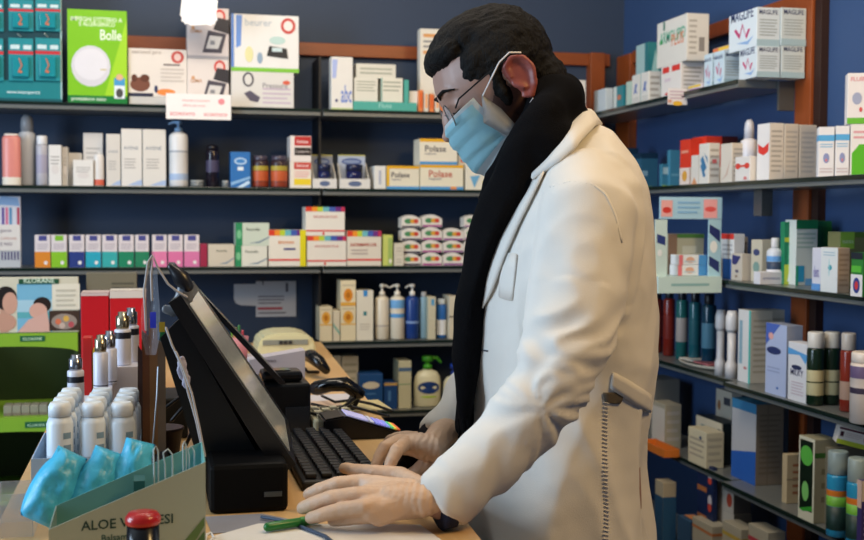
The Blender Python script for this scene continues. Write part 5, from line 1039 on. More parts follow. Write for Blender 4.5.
# ---- touch terminal: screen seen almost edge on
A = P(186, 303, Y=1.50); Bq = P(291, 457, Y=1.50); L_ = .33; dirY = Vector((.026, L_, 0))
up_ = (A-Bq).normalized(); nrm = up_.cross(dirY.normalized()); nrm = nrm if nrm.x > 0 else -nrm
T = thing('touch_terminal', 'black checkout touch screen terminal leaning towards the pharmacist', 'terminal', (.11, 1.62, ZC+.0004))
bm = bmesh.new(); prism(bm, [tuple(A+up_*.012), tuple(Bq-up_*.012), tuple(Bq-up_*.012-nrm*.028), tuple(A+up_*.012-nrm*.018)], dirY); bmesh.ops.recalc_face_normals(bm, faces=bm.faces[:])
scr = build('screen_housing', bm, M('#0b0b0d', .35), T)
bm = bmesh.new(); q0 = dirY*.06; q1 = dirY*.80
prism(bm, [tuple(A+q0-up_*.004+nrm*.0006), tuple(Bq+q0+up_*.004+nrm*.0006), tuple(Bq+q1+up_*.004+nrm*.0006), tuple(A+q1-up_*.004+nrm*.0006)], nrm*.0012)
bmesh.ops.recalc_face_normals(bm, faces=bm.faces[:])
build('screen', bm, M('#86867f', .12, var=.5, scale=9, emis=.2), scr)  # blotchy pale grey and faint glow stand in for reflections on the glass
bm = bmesh.new(); prism(bm, [tuple(P(x, y, Y=1.54)) for x, y in ((180, 318), (262, 462), (252, 500), (205, 482), (160, 338))], (.02, .2, 0)); bmesh.ops.recalc_face_normals(bm, faces=bm.faces[:])
build('rear_housing', bm, M('#08080a', .4), T)
x0, x1 = P(209, 505, Y=1.47).x, P(287, 505, Y=1.47).x
bm = bmesh.new(); bx(bm, (x0, 1.455, ZC+.0004), (x1, 1.80, ZC+.062), bev=.006); build('base', bm, M('#030304', .6, spec=.15), T)
bm = bmesh.new(); bx(bm, (x1-.03, 1.453, ZC+.02), (x1-.008, 1.4548, ZC+.026)); build('badge', bm, M('#55585c', .3, .5), T)
# second, thinner screen behind the first
A2 = P(176, 266, Y=1.92); B2 = P(262, 358, Y=1.92); u2 = (A2-B2).normalized()
T = thing('customer_display', 'thin black tilted screen just behind the checkout terminal', 'screen', (.12, 2.0, ZC+.0004))
bm = bmesh.new(); prism(bm, [tuple(A2), tuple(B2-u2*.06), tuple(B2-u2*.06-Vector((.012, 0, -.0))), tuple(A2-Vector((.010, 0, 0)))], (.0, .16, 0)); bmesh.ops.recalc_face_normals(bm, faces=bm.faces[:]); build('panel', bm, M('#0d0d10', .25), T)
bm = bmesh.new(); cx2 = (B2.x-.055); tube(bm, [(cx2, 2.0, ZC+.0154), (cx2, 2.0, B2.z+.028)], .010, 10, dome=False); build('stem', bm, M('#0d0d10', .4), T)
bm = bmesh.new(); bx(bm, (cx2-.05, 1.955, ZC+.0004), (cx2+.03, 2.07, ZC+.015), bev=.003); build('foot', bm, M('#0d0d10', .4), T)
# ---- keyboard
T = thing('keyboard', 'black computer keyboard lying beside the terminal base', 'keyboard', (.24, 1.74, ZC+.0004))
bm = bmesh.new(); bx(bm, (.190, 1.555, ZC+.0004), (.305, 1.925, ZC+.014), bev=.004); build('case', bm, M('#0a0a0c', .5), T)
bm = bmesh.new(); bx(bm, (-.0075, -.0075, 0), (.0075, .0075, .007), 0, .002); kme = None
for r_ in range(5):
    for c_ in range(18):
        if kme is None:
            k = build('key', bm, M('#131316', .45), T); kme = k; base = k
        else:
            k = base.copy(); COL.objects.link(k)
        k.location = (.193+r_*.0215+.011, 1.569+c_*.0196+.006, ZC+.0143)
# ---- mouse
c = P(399, 473, Z=ZC+.012)
T = thing('computer_mouse', 'black computer mouse under the far gloved hand', 'mouse', (c.x, c.y, ZC+.0004))
bm = bmesh.new(); ell(bm, (c.x, c.y, ZC+.012), (.052, .031, .026), seg=24)
for v in bm.verts: v.co.z = max(v.co.z, ZC+.0004)
build('body', bm, M('#08080a', .25), T, smooth=True)
bm = bmesh.new(); tube(bm, [(c.x-.028, c.y-.004, ZC+.036), (c.x-.028, c.y+.004, ZC+.036)], .006, 10); build('scroll_wheel', bm, M('#2a2a2c', .6), T)
# ---- payment terminal
T = thing('card_terminal', 'black card payment terminal with a bright colour display beyond the keyboard', 'terminal', tuple(P(365, 445, Z=ZC+.0004)))
Yt = 1.90
pa = [P(x, y, Y=Yt) for x, y in ((324, 420), (345, 416), (402, 432), (407, 439))]
bot = ZC+.0006
bm = bmesh.new(); prism(bm, [tuple(pa[0]), tuple(pa[1]), tuple(pa[2]), tuple(pa[3]), (pa[3].x-.01, Yt, bot), (pa[0].x, Yt, bot)], (0, .075, 0)); bmesh.ops.recalc_face_normals(bm, faces=bm.faces[:])
bmesh.ops.bevel(bm, geom=bm.edges[:], offset=.003, segments=2, affect='EDGES'); 
body_t = build('body', bm, M('#08080a', .3), T)
a, b = pa[1], pa[2]; n_ = (b-a).cross(Vector((0, 1, 0))).normalized(); n_ = n_ if n_.z > 0 else -n_
for t0, t1, h, nm, em in ((.04, .42, '#b8b4e0', 'display', .8), (.46, .52, '#d8d8e8', 'key', .4), (.56, .62, '#8c90e8', 'key', .9), (.65, .71, '#9c94f0', 'key', .9), (.74, .80, '#8c9cf0', 'key', .9), (.83, .87, '#58c878', 'key', .9), (.88, .92, '#e8c848', 'key', .9), (.93, .98, '#e06838', 'key', .9)):
    bm = bmesh.new(); p0, p1 = a.lerp(b, t0), a.lerp(b, t1)
    prism(bm, [tuple(p0+n_*.0006+Vector((0, .008, 0))), tuple(p1+n_*.0006+Vector((0, .008, 0))), tuple(p1+n_*.0006+Vector((0, .066, 0))), tuple(p0+n_*.0006+Vector((0, .066, 0)))], n_*.002); bmesh.ops.recalc_face_normals(bm, faces=bm.faces[:])
    build(nm, bm, M(h, .3, emis=em*.6), T)
# ---- receipt printer, phone, papers
a, b = P(262, 440, Y=1.98), P(311, 440, Y=1.98)
T = thing('receipt_printer', 'black box-shaped receipt printer behind the keyboard', 'printer', ((a.x+b.x)/2, 2.05, ZC+.0004))
zt = P(285, 384, Y=1.98).z
bm = bmesh.new(); bx(bm, (a.x, 1.98, ZC+.0004), (b.x, 2.12, zt), bev=.005); build('body', bm, M('#0a0a0b', .35), T)
bm = bmesh.new(); bx(bm, (P(286, 430, Y=1.975).x, 1.975, ZC+.006), (b.x-.003, 1.9795, ZC+.045)); build('front_flap', bm, M('#24262a', .35), T)
a, b = P(262, 378, Y=2.0), P(303, 378, Y=2.0)
T = thing('handheld_scanner', 'black handheld device lying on the receipt printer', 'device', ((a.x+b.x)/2, 2.03, zt+.0004))
bm = bmesh.new(); bx(bm, (a.x, 2.0, zt+.0004), (b.x, 2.06, zt+.018), bev=.006); build('body', bm, M('#101012', .25), T)
bm = bmesh.new(); bx(bm, (a.x+.015, 2.012, zt+.0184), (b.x-.02, 2.048, zt+.0195)); build('screen', bm, M('#2c2c30', .1), T)
a, b = P(247, 370, Y=2.2), P(305, 370, Y=2.2)
bm = bmesh.new(); mats = [pap('#b4adb4')]; zp = P(275, 353, Y=2.2).z
prism(bm, [(a.x, 2.2, ZC+.0006), (b.x, 2.2, ZC+.0006), (b.x, 2.2, zp+.004), (a.x+.004, 2.2, zp-.012)], (0, .05, 0))
printd(bm, {'F': Surf((a.x, 2.2, ZC), (b.x-a.x, 0, 0), (0, 0, zp-ZC), (0, -1, 0))}, [('t', 'F', .3, .84, .2, 'FERRO', '#6a6470'), ('e', 'F', .4, .72, .03, .03, '#4c4850')], mats)
tag(build('box', bm, mats), 'pale grey paper box standing behind the receipt printer', 'box')
# fax
Yx = 3.02; a, b = P(258, 345, Y=Yx), P(316, 345, Y=Yx)
T = thing('telephone', 'cream desk fax telephone at the far end of the counter', 'telephone', ((a.x+b.x)/2, Yx+.06, ZC+.0004))
zt = P(287, 333, Y=Yx).z; h = zt-ZC; w_ = b.x-a.x
bm = bmesh.new(); pts = [(a.x, ZC+.0004), (b.x, ZC+.0004), (b.x, ZC+h*.55), (b.x-w_*.08, ZC+h*.85), (b.x-w_*.3, ZC+h), (a.x+w_*.3, ZC+h), (a.x+w_*.08, ZC+h*.85), (a.x, ZC+h*.55)]
prism(bm, [(x, Yx, z) for x, z in pts], (0, .16, 0)); bmesh.ops.recalc_face_normals(bm, faces=bm.faces[:]); bmesh.ops.bevel(bm, geom=bm.edges[:], offset=.006, segments=2, affect='EDGES'); build('body', bm, pla('#c8c39c', .4), T)
bm = bmesh.new(); bx(bm, (a.x+w_*.08, Yx-.003, ZC+h*.55), (b.x-w_*.14, Yx-.0005, ZC+h*.74)); build('keypad', bm, pla('#7c8078', .4), T)
for i in range(3):
    bm = bmesh.new(); bx(bm, (a.x+w_*(.36+.08*i), Yx-.006, ZC+h*.58), (a.x+w_*(.42+.08*i), Yx-.0035, ZC+h*.71)); build('key', bm, pla('#2c2e30'), T)
# pink pot
c = P(236, 338, Y=2.75); c.z = ZC+.0004
T = thing('pen_pot', 'pink pot with green and yellow stubs near the cream telephone', 'pot', c)
bm = bmesh.new(); lathe(bm, [(.024, 0), (.029, .088), (.026, .088), (.022, .006)], c, 18); build('body', bm, pla('#b87888', .5), T)
for i, h in enumerate(('#6c9c3c', '#c8b43c', '#3c7c4c', '#b84c5c')):
    bm = bmesh.new(); x = c.x-.012+.008*i; tube(bm, [(x, c.y+.004*(i % 2), c.z+.01), (x+.003, c.y, c.z+.10+.006*(i % 3))], .003, 8); build('stub', bm, pla(h), T)
a, b = P(243, 343, Y=2.7), P(257, 343, Y=2.7)
carton('eraser_box', 'tiny white box between the pink pot and the telephone', 'box', (a.x+.012, 2.70, ZC+.0004), b.x-a.x, .03, .05, '#b8b4c0')
# headset and handset
T = thing('barcode_scanner', 'black curved barcode scanner on the wooden counter by the telephone', 'scanner', tuple(P(312, 372, Z=ZC+.0004)))
pc = [(303, 356, 1.03), (311, 356, 1.045), (319, 362, 1.04), (326, 370, 1.02)]
bm = bmesh.new(); tube(bm, [P(x, y, Z=z) for x, y, z in pc], [.010, .016, .015, .010], 12); build('body', bm, M('#0c0c0d', .25), T, smooth=True)
bm = bmesh.new(); tube(bm, [P(x, y, Z=z) for x, y, z in ((303, 357, 1.03), (302, 366, 1.02), (308, 372, 1.006), (318, 372, 1.004))], .004, 8); build('cable', bm, M('#1a1510', .4), T, smooth=True)
T = thing('phone_handset', 'glossy black handset lying across notes in the middle of the counter', 'telephone', tuple(P(338, 392, Z=ZC+.02)))
bm = bmesh.new(); tube(bm, [P(x, y, Z=z) for x, y, z in ((318, 388, 1.045), (330, 385, 1.055), (345, 384, 1.055), (357, 392, 1.04))], [.018, .016, .018, .016], 14, flat=(1, .8)); build('handle', bm, M('#0a0a0c', .12), T, smooth=True)
bm = bmesh.new(); pts = [P(357, 392, Z=1.035)]; 
for k in range(60):
    t = k/59; q = P(357-6*t, 394+12*t, Z=1.03-.02*t); pts.append(q+Vector((.010*math.cos(k*.9), 0, .010*math.sin(k*.9))))
tube(bm, pts, .0016, 6); build('coiled_cord', bm, M('#141416', .4), T, smooth=True)
T = thing('calculator', 'cream calculator with grey keys half hidden by the card terminal', 'calculator', tuple(P(320, 428, Z=ZC+.0004)))
c0 = P(314, 434, Z=ZC+.0004)
bm = bmesh.new(); bx(bm, c0, c0+Vector((.08, .13, .024)), bev=.004); build('case', bm, pla('#b4b094', .5), T)
for i in range(4):
    for j in range(5):
        bm = bmesh.new(); q = c0+Vector((.008+.017*i, .012+.022*j, .0244)); bx(bm, q, q+Vector((.012, .015, .005)), bev=.001); build('key', bm, pla('#5c5c50' if (i+j) % 2 else '#d0ccb4'), T)
for i, (x, y, c_, l) in enumerate(((318, 412, '#c8b09c', 'skin-toned folded note'), (330, 404, '#c8c4c8', 'white note slip'), (362, 411, '#c8bc8c', 'yellowish paper slip at the counter edge'))):
    q = P(x, y, Z=ZC+.001+.0004); bm = bmesh.new(); mats = [pap(c_)]
    m_ = [(0, 0), (.09, .01), (.085, .13), (-.005, .12)]
    prism(bm, [(q.x+u-.03, q.y+v, ZC+.0006+.0002*i) for u, v in m_], (0, 0, .0006+.001*(i == 0))); tag(build('paper_slip', bm, mats), l+' on the counter behind the card terminal' if i < 2 else l, 'paper')
# ---- papers near the camera
def sheet(pts, z, col, lab, th=.0006, nm='paper_sheet', cat='paper'):
    bm = bmesh.new(); prism(bm, [tuple(P(x, y, Z=z)) for x, y in pts], (0, 0, th)); bmesh.ops.recalc_face_normals(bm, faces=bm.faces[:]); return tag(build(nm, bm, pap(col)), lab, cat)
sheet([(258, 524), (420, 525), (452, 548), (470, 600), (200, 600), (215, 536)], ZC+.0014, '#dedad4', 'large white paper sheet under the near gloved hand')
sheet([(205, 517), (262, 514), (292, 520), (255, 530), (212, 534)], ZC+.0004, '#8c8c94', 'grey paper partly under the touch terminal')
T = thing('marker_pen', 'green marker pen lying in front of the near fingertips', 'pen', tuple(P(287, 524, Z=ZC+.003)))
bm = bmesh.new(); tube(bm, [P(268, 527, Z=1.0085), P(300, 522, Z=1.0085)], .0055, 12); build('barrel', bm, pla('#1c6c2c'), T, smooth=True)
bm = bmesh.new(); tube(bm, [P(302, 521.6, Z=1.0085), P(318, 519.4, Z=1.0085)], [.006, .005], 12); build('cap', bm, pla('#2c8434'), T, smooth=True)
bm = bmesh.new(); tube(bm, [P(x, y, Z=1.0045) for x, y in ((262, 517), (280, 520), (302, 527), (325, 536), (345, 552))], .0022, 8); tag(build('cord', bm, pla('#3c4c64', .5), smooth=True), 'thin blue-grey cord crossing the white sheet', 'cord')
bm = bmesh.new(); tube(bm, [P(205, 541, Z=1.006), P(206, 535, Z=1.006), P(211, 533, Z=1.006), P(214, 538, Z=1.006), P(209, 542, Z=1.006)], .0018, 8); tag(build('cable_end', bm, pla('#d8d8d8'), smooth=True), 'small white curl of cable beside the green carton display', 'cable')
# ---- balm display carton in front
Ya, Yb = 1.25, 1.315
Fp = [P(48.6, 529.6, Y=Ya), P(205.5, 462, Y=Ya)]; Bp = [P(55.5, 506, Y=Yb), P(202, 442, Y=Yb)]
z0 = ZC+.0004
T = thing('display_carton', 'sage green sloping display carton lettered with a balm name at the front of the counter', 'display', ((Fp[0].x+Fp[1].x)/2, 1.28, z0))
bm = bmesh.new(); mats = [pap('#a2ac9b')]
prism(bm, [(Fp[0].x, Ya, z0), (Fp[1].x, Ya, z0), tuple(Fp[1]), tuple(Fp[0])], (0, .0012, 0)); bmesh.ops.recalc_face_normals(bm, faces=bm.faces[:])
t0 = P(81, 531, Y=Ya); t1 = P(173, 523, Y=Ya); ud = (t1-t0)
Sf = Surf(t0, ud, (ud.normalized().cross(Vector((0, 1, 0))))*-1*ud.length, (0, -1, 0)); Sf.v = Vector((0, 0, ud.length)) if Sf.v.z < 0 else Sf.v
printd(bm, {'F': Sf}, [('t', 'F', 0, 0, 1, 'ALOE VERA ESI', '#1f4038'), ('t', 'F', .22, -.14, .34, 'Balsamo', '#3c5c50'), ('t', 'F', .22, -.27, .5, 'per tatuaggi', '#5c7468'),
    ('p', 'F', [(1.05, -.3), (1.35, .04), (1.35, -.06), (1.2, -.3)], '#5c7844'), ('p', 'F', [(1.12, -.4), (1.35, -.12), (1.35, -.3), (1.25, -.4)], '#4c6c3c'), ('r', 'F', -.3, -.3, -.02, -.2, '#a84438')], mats)
build('front_panel', bm, mats, T)
teal = pap('#6aa39f')
bm = bmesh.new(); prism(bm, [(Bp[0].x, Yb, z0), (Bp[1].x, Yb, z0), tuple(Bp[1]), tuple(Bp[0])], (0, .0012, 0)); build('back_panel', bm, teal, T)
for i in (0, 1):
    bm = bmesh.new(); e = .0012 if i == 0 else -.0012
    prism(bm, [(Fp[i].x, Ya+.0014, z0), (Bp[i].x, Yb-.0002, z0), (Bp[i].x, Yb-.0002, Bp[i].z), (Fp[i].x, Ya+.0014, Fp[i].z)], (e, 0, 0)); bmesh.ops.recalc_face_normals(bm, faces=bm.faces[:]); build('side_panel', bm, pap('#7d9490') if i == 0 else teal, T)
bm = bmesh.new(); prism(bm, [(Fp[0].x+.002, Ya+.002, z0), (Fp[1].x-.002, Ya+.002, z0), (Bp[1].x-.002, Yb-.002, z0), (Bp[0].x+.002, Yb-.002, z0)], (0, 0, .0012)); build('bottom_panel', bm, teal, T)
bm = bmesh.new(); bx(bm, (P(134, 490, Y=1.285).x, 1.27, z0+.0015), (P(145, 490, Y=1.285).x, 1.30, P(139, 478, Y=1.285).z)); tag(build('sachet_box', bm, pap('#245c5c')), 'small dark teal packet standing inside the sage display carton', 'packet')
for i, (x, y0, y1, dx) in enumerate(((155, 446, 487, 3), (166, 449, 480, 6), (184, 441, 470, 2), (190, 446, 466, 4))):
    bm = bmesh.new(); Yh = 1.295
    pts = [P(x, y1, Y=Yh), P(x-1, (y0+y1)/2, Y=Yh), P(x-dx*.5, y0+4, Y=Yh), P(x+dx*.3, y0, Y=Yh), P(x+dx, y0+5, Y=Yh), P(x+dx*1.1, (y0+y1)/2, Y=Yh), P(x+dx*.9, y1+2, Y=Yh)]
    pts[0].z = z0+.0016; pts[-1].z = z0+.0016
    tube(bm, pts, .0009, 8); tag(build('hanging_loop', bm, pla('#b8c4c4'), smooth=True), f'thin white hanging loop in the sage carton, {["first", "second", "third", "fourth"][i]} from the left', 'hook', 'white hanging loops')
# ---- stamp
c = P(143, 520, Y=1.17); c = Vector((c.x, 1.17, ZC+.0004)); zt = P(143, 511, Y=1.17).z-c.z
T = thing('hand_stamp', 'black cylindrical hand stamp with a red knob in the foreground', 'stamp', c)
bm = bmesh.new(); lathe(bm, [(.0155, 0), (.0165, .003), (.0155, zt*.84)], c, 28); build('body', bm, M('#0e0e12', .2), T)
bm = bmesh.new(); lathe(bm, [(.0165, zt*.845), (.0172, zt*.87), (.0172, zt*.93), (.014, zt*.985), (.006, zt)], c, 28); build('knob', bm, M('#b01c18', .3, coat=.3), T)
# ---- blue sachets
def sachet(p0, p1, wpx, Y, lab, seed):
    a, b = P(*p0, Y=Y), P(*p1, Y=Y+.03); L = (b-a).length; wd = wpx*1.42/1172*.5
    bm = bmesh.new(); d = (b-a).normalized(); s = d.cross(Vector((0, 1, 0))).normalized(); n = d.cross(s).normalized(); N_ = 22; M_ = 14; top = []; botm = []
    for i in range(N_+1):
        u = i/N_; r1 = []; r2 = []
        for j in range(M_+1):
            v = -1+2*j/M_; prof = (1-abs(2*u-1)**3.2)**.6; tk = .016*prof*(1-abs(v)**2.2)**.7 if abs(v) < 1 and 0 < u < 1 else 0
            wj = wd*(.72+.28*math.sin(min(1, u*1.25)*math.pi)**.6)
            q = a+d*(u*L)+s*(v*wj); nz = .004*noise.noise(Vector((u*5, v*3, seed)))+.002*(1-2*abs(noise.noise(Vector((u*9, v*7, seed+5)))))
            edge = 1 if tk > 0 else .3
            r1.append(bm.verts.new(q+n*(tk+nz*edge))); r2.append(r1[-1] if (i in (0, N_) or j in (0, M_)) else bm.verts.new(q-n*(tk*.8-nz*edge)))
        top.append(r1); botm.append(r2)
    for i in range(N_):
        for j in range(M_):
            bm.faces.new((top[i][j], top[i][j+1], top[i+1][j+1], top[i+1][j])).smooth = True
            bm.faces.new((botm[i][j], botm[i+1][j], botm[i+1][j+1], botm[i][j+1])).smooth = True
    bmesh.ops.recalc_face_normals(bm, faces=bm.faces[:])
    mn = min(v.co.z for v in bm.verts); 
    for v in bm.verts: v.co.z += max(0, ZC+.0006-mn)*1.0
    return tag(build('sachet', bm, M('#46b2d6', .34, var=.2, scale=30, bump=.25, bscale=110)), lab, 'sachet', 'shiny blue sachets')
sachet((36, 522), (73, 452), 42, 1.375, 'shiny blue sachet leaning leftmost, spilling onto the counter', 1.3)
sachet((80, 524), (110, 450), 40, 1.38, 'shiny blue sachet leaning in the middle of the three', 4.1)
sachet((118, 520), (141, 441), 40, 1.385, 'shiny blue sachet leaning rightmost with a pointed top', 8.7)
# ---- pale blue tray and roll-on bottles
xa, xb = P(31, 470, Y=1.52).x, P(140, 470, Y=1.52).x; zt = P(60, 458, Y=1.52).z
T = thing('bottle_tray', 'pale blue open tray holding white roll-on bottles', 'tray', ((xa+xb)/2, 1.6, z0))
tm = pap('#9db4cc')
for a, b, n_ in (((xa, 1.52, z0), (xb, 1.5215, zt), 'front_wall'), ((xa, 1.70, z0), (xb, 1.7015, zt), 'back_wall'), ((xa, 1.5217, z0), (xa+.0015, 1.6998, zt), 'side_wall'), ((xb-.0015, 1.5217, z0), (xb, 1.6998, zt), 'side_wall'), ((xa+.0017, 1.5217, z0), (xb-.0017, 1.6998, z0+.0015), 'bottom_wall')):
    build(n_, bx(bmesh.new(), a, b), tm, T)
dn = ['left', 'middle', 'right']; rn = ['front', 'second', 'third', 'back']
zb_ = z0+.0018
for ci, px in enumerate((60, 93, 122)):
    for ri in range(4):
        Yr = 1.548+.040*ri; cc0 = P(px, 430, Y=1.548); c = Vector((cc0.x+.002*ri, Yr, zb_)); zt_ = P(px, 402, Y=1.548).z-zb_
        r = .0165; lab = f'white roll-on bottle in the tray, {dn[ci]} column, {rn[ri]} row'
        B_ = thing('roll_on_bottle', lab, 'bottle', c, 'white roll-on bottles')
        h = zt_*.86
        bm = bmesh.new(); lathe(bm, [(r*.9, 0), (r, .003), (r, h*.92), (r*.8, h)], c, 22); mats = [pla('#d4dce2', .35)]
        mats.append(pap('#7c98ac'))
        for k in range(5):
            q = c+Vector((0, 0, h*(.2+.14*k)))
            for w0 in range(4):
                an0 = -1.25+.16*w0; an1 = an0+.16
                f = bm.faces.new([bm.verts.new(q+Vector(((r+.0004)*math.cos(an0), (r+.0004)*math.sin(an0), 0))), bm.verts.new(q+Vector(((r+.0004)*math.cos(an1), (r+.0004)*math.sin(an1), 0))), bm.verts.new(q+Vector(((r+.0004)*math.cos(an1), (r+.0004)*math.sin(an1), h*.07))), bm.verts.new(q+Vector(((r+.0004)*math.cos(an0), (r+.0004)*math.sin(an0), h*.07)))]); f.material_index = 1
        build('body', bm, mats, B_)
        bm = bmesh.new(); lathe(bm, [(r*.86, h+.0005), (r*.86, h+(zt_-h)*.7), (r*.7, zt_)], c, 22); build('cap', bm, pla('#dce2e6', .35), B_)
# ---- tiered stand with spray vials
T = thing('tiered_stand', 'white stepped stand holding metallic-topped spray vials', 'stand', (P(105, 400, Y=1.95).x, 1.95, z0))
steps = [(66, 92, 405, 1.80), (92, 112, 391, 1.88), (112, 141, 367, 1.96)]
for x0, x1, y, Y in steps:
    a, b = P(x0, y, Y=Y), P(x1, y, Y=Y); build('step', bx(bmesh.new(), (a.x+.0006, Y, z0), (b.x-.0006, Y+.09, a.z), bev=.001), pap('#cfccd4'), T)
def vial(px0, px1, yt, yb, Y, zb, lab, gold, band):
    a, b = P(px0, yt, Y=Y), P(px1, yt, Y=Y); r = (b.x-a.x)/2; c = Vector(((a.x+b.x)/2, Y, zb)); H = P(px0, yt, Y=Y).z-zb
    V = thing('spray_vial', lab, 'vial', c, 'metallic-topped spray vials')
    bm = bmesh.new(); mats = [pla('#c8c8d4', .3), pap('#20222c')]
    lathe(bm, [(r*.95, 0), (r, .002), (r, H*band[0]), (r, H*band[1]), (r, H*.66), (r*.8, H*.68)], c, 18, mis=[0, 0, 1, 0, 0, 0]); mats[0] = pla('#cfcfda', .3)
    build('body', bm, mats, V)
    bm = bmesh.new(); lathe(bm, [(r*.72, H*.685), (r*.8, H*.72), (r*.8, H*.92), (r*.55, H*.94), (r*.55, H)], c, 18); build('cap', bm, M('#b4aa90' if gold else '#a8aab4', .18, .9), V)
zs = [P(s[0], s[2], Y=s[3]).z+.0004 for s in steps]
vial(67, 84, 355, 405, 1.825, zs[0], 'spray vial with a silver top on the lowest step of the white stand', 0, (.42, .55))
vial(93, 108, 335, 391, 1.905, zs[1], 'spray vial with a gold top on the middle step, in front', 1, (.05, .07)); vial(102, 117, 331, 391, 1.948, zs[1], 'spray vial with a silver top on the middle step, behind', 0, (.05, .07))
vial(114, 131, 312, 366, 1.985, zs[2], 'spray vial with a gold top on the highest step, in front', 1, (.5, .62)); vial(123, 139, 308, 366, 2.027, zs[2], 'spray vial with a silver top on the highest step, behind', 0, (.5, .62))
bk(z0, 82, 92, 338, 'medicine_box', 'narrow red box behind the lowest spray vial', 'box', '#b82420', Y=2.06, d=.04); bk(z0, 92.5, 98, 350, 'medicine_box', 'narrow yellow box behind the spray vials', 'box', '#b89c2c', Y=2.06, d=.04)
# red boxes
bk(z0, 80.5, 109, 293, 'display_box', 'tall red box, left of two behind the spray vials', 'box', '#b81420', [('r', 'F', 0, .97, 1, 1, '#c8b4b0')], Y=2.5, d=.08, top='#c8b4b0')
bk(z0, 109.5, 146, 291, 'display_box', 'tall red box with a white top edge, right of two behind the vials', 'box', '#bc1822', [('r', 'F', 0, .93, 1, 1, '#d0c8c0')], Y=2.5, d=.08, top='#d0c8c0')
bk(z0, 86, 137, 273, 'box', 'taupe box with faint print behind the red boxes', 'box', '#6c6858', [('l', 'F', .5, .8, .95, .9, 2, '#4c4a40')], Y=3.1, d=.06)
# ---- tall green floor stand left of the counter
Yk = 3.08
def kx(x, y): return P(x, y, Y=Yk)
T = thing('floor_display', 'lime green floor display stand with curved openings left of the counter', 'display', (kx(20, 400).x, Yk+.15, 0))
gmat = M('#7da62c', .4, var=.03); gdark = M('#2c3c14', .6)
xl, xr = kx(-60, 350).x, -.192
zz = lambda y: kx(40, y).z
bm = bmesh.new(); bx(bm, (xl, Yk, zz(350)), (xr, Yk+.004, zz(333))); 
def arch(bm, y0, y1, rise):
    """green fascia whose lower edge arches upwards"""
    n = 20
    for i in range(n):
        t0_, t1_ = i/n, (i+1)/n; x0_ = xl+(xr-xl)*t0_; x1_ = xl+(xr-xl)*t1_
        e = lambda t: zz(y1)+(zz(y0+2)-zz(y1))*min(1, (math.sin(t*math.pi))**.5*rise)
        prism(bm, [(x0_, Yk, zz(y0)), (x0_, Yk, e(t0_)), (x1_, Yk, e(t1_)), (x1_, Yk, zz(y0))], (0, .004, 0))
bm.free(); bm = bmesh.new(); arch(bm, 333, 352, .35); bmesh.ops.recalc_face_normals(bm, faces=bm.faces[:]); build('upper_fascia', bm, gmat, T)
bm = bmesh.new(); arch(bm, 417, 436, .3); bmesh.ops.recalc_face_normals(bm, faces=bm.faces[:]); build('lower_fascia', bm, gmat, T)
bm = bmesh.new(); bx(bm, (xl, Yk+.30, 0), (xr, Yk+.31, zz(333))); bx(bm, (xl, Yk+.005, 0), (xl+.01, Yk+.2995, zz(333))); bx(bm, (xr-.01, Yk+.005, 0), (xr, Yk+.2995, zz(333))); build('cabinet', bm, M('#26380f', .6), T)
for y in (417, 500): build('shelf_board', bx(bmesh.new(), (xl+.011, Yk+.005, zz(y)-.01), (xr-.011, Yk+.2995, zz(y))), gmat, T)
for (x0, x1, ya_, yb_) in ((20, 45, 336, 341), (25, 48, 422, 427)):
    bm = bmesh.new(); mats = [pap('#1c5c3c')]; a, b = kx(x0, ya_), kx(x1, yb_); bx(bm, (a.x, Yk-.0016, b.z), (b.x, Yk-.0004, a.z)); printd(bm, {'F': Surf((a.x, Yk-.0016, b.z), (b.x-a.x, 0, 0), (0, 0, a.z-b.z), (0, -1, 0))}, [('t', 'F', .12, .2, .76, 'KLORANE', '#b8d8b0')], mats); build('name_plate', bm, mats, T)
bm = bmesh.new(); mats = [pap('#c4c0ac')]; a, b = kx(-55, 333), kx(80, 278); zt_ = kx(40, 277).z
bx(bm, (a.x, Yk+.005, zz(333)+.0005), (b.x-.004, Yk+.012, zt_), 0, .002)
S_ = {'F': Surf((kx(0, 333).x, Yk+.005, zz(333)), (kx(80, 333).x-kx(0, 333).x, 0, 0), (0, 0, zt_-zz(333)), (0, -1, 0))}
fl = lambda x, y: ((x)/80, (333-y)/56)
R_ = lambda x0, y0, x1, y1, h: ('r', 'F', fl(x0, y0)[0], fl(x0, y1)[1], fl(x1, y1)[0], fl(x1, y0)[1], h)
E_ = lambda x, y, rx, ry, h: ('e', 'F', fl(x, y)[0], fl(x, y)[1], rx/80, ry/56, h)
printd(bm, S_, [R_(17, 284, 52, 332, '#6fa8c4'), R_(17, 300, 52, 312, '#9cc0d0'), R_(17, 312, 52, 318, '#58a0a8'), R_(0, 300, 8, 332, '#b48c78'), E_(6, 298, 11, 12, '#1c1614'), E_(10, 303, 7.5, 11, '#c09480'), E_(4, 322, 12, 9, '#b88c78'), E_(42, 305, 9, 8, '#241814'), E_(38, 311, 9, 8, '#c89c8c'),
    ('p', 'F', [fl(17, 332), fl(50, 332), fl(47, 312), fl(28, 320)], '#c8a094'), R_(52, 284, 80, 310, '#d4d0c0'), R_(49, 311, 80, 331, '#3c2c24'), E_(64, 322, 13, 8, '#8c8078'), E_(58, 322, 3, 3, '#c86c4c'), E_(66, 319, 3, 3, '#c8a04c'), E_(71, 325, 3, 3, '#a84c54'), E_(62, 326, 3, 3, '#b8a498'),
    R_(19, 279, 59, 284, '#1c4c34'), ('t', 'F', fl(24, 283)[0], fl(24, 283)[1], .38, 'KLORANE', '#c8dcc8'), ('l', 'F', .7, .45, .95, .8, 4, '#b8b4a4')], mats)
build('header_card', bm, mats, T)
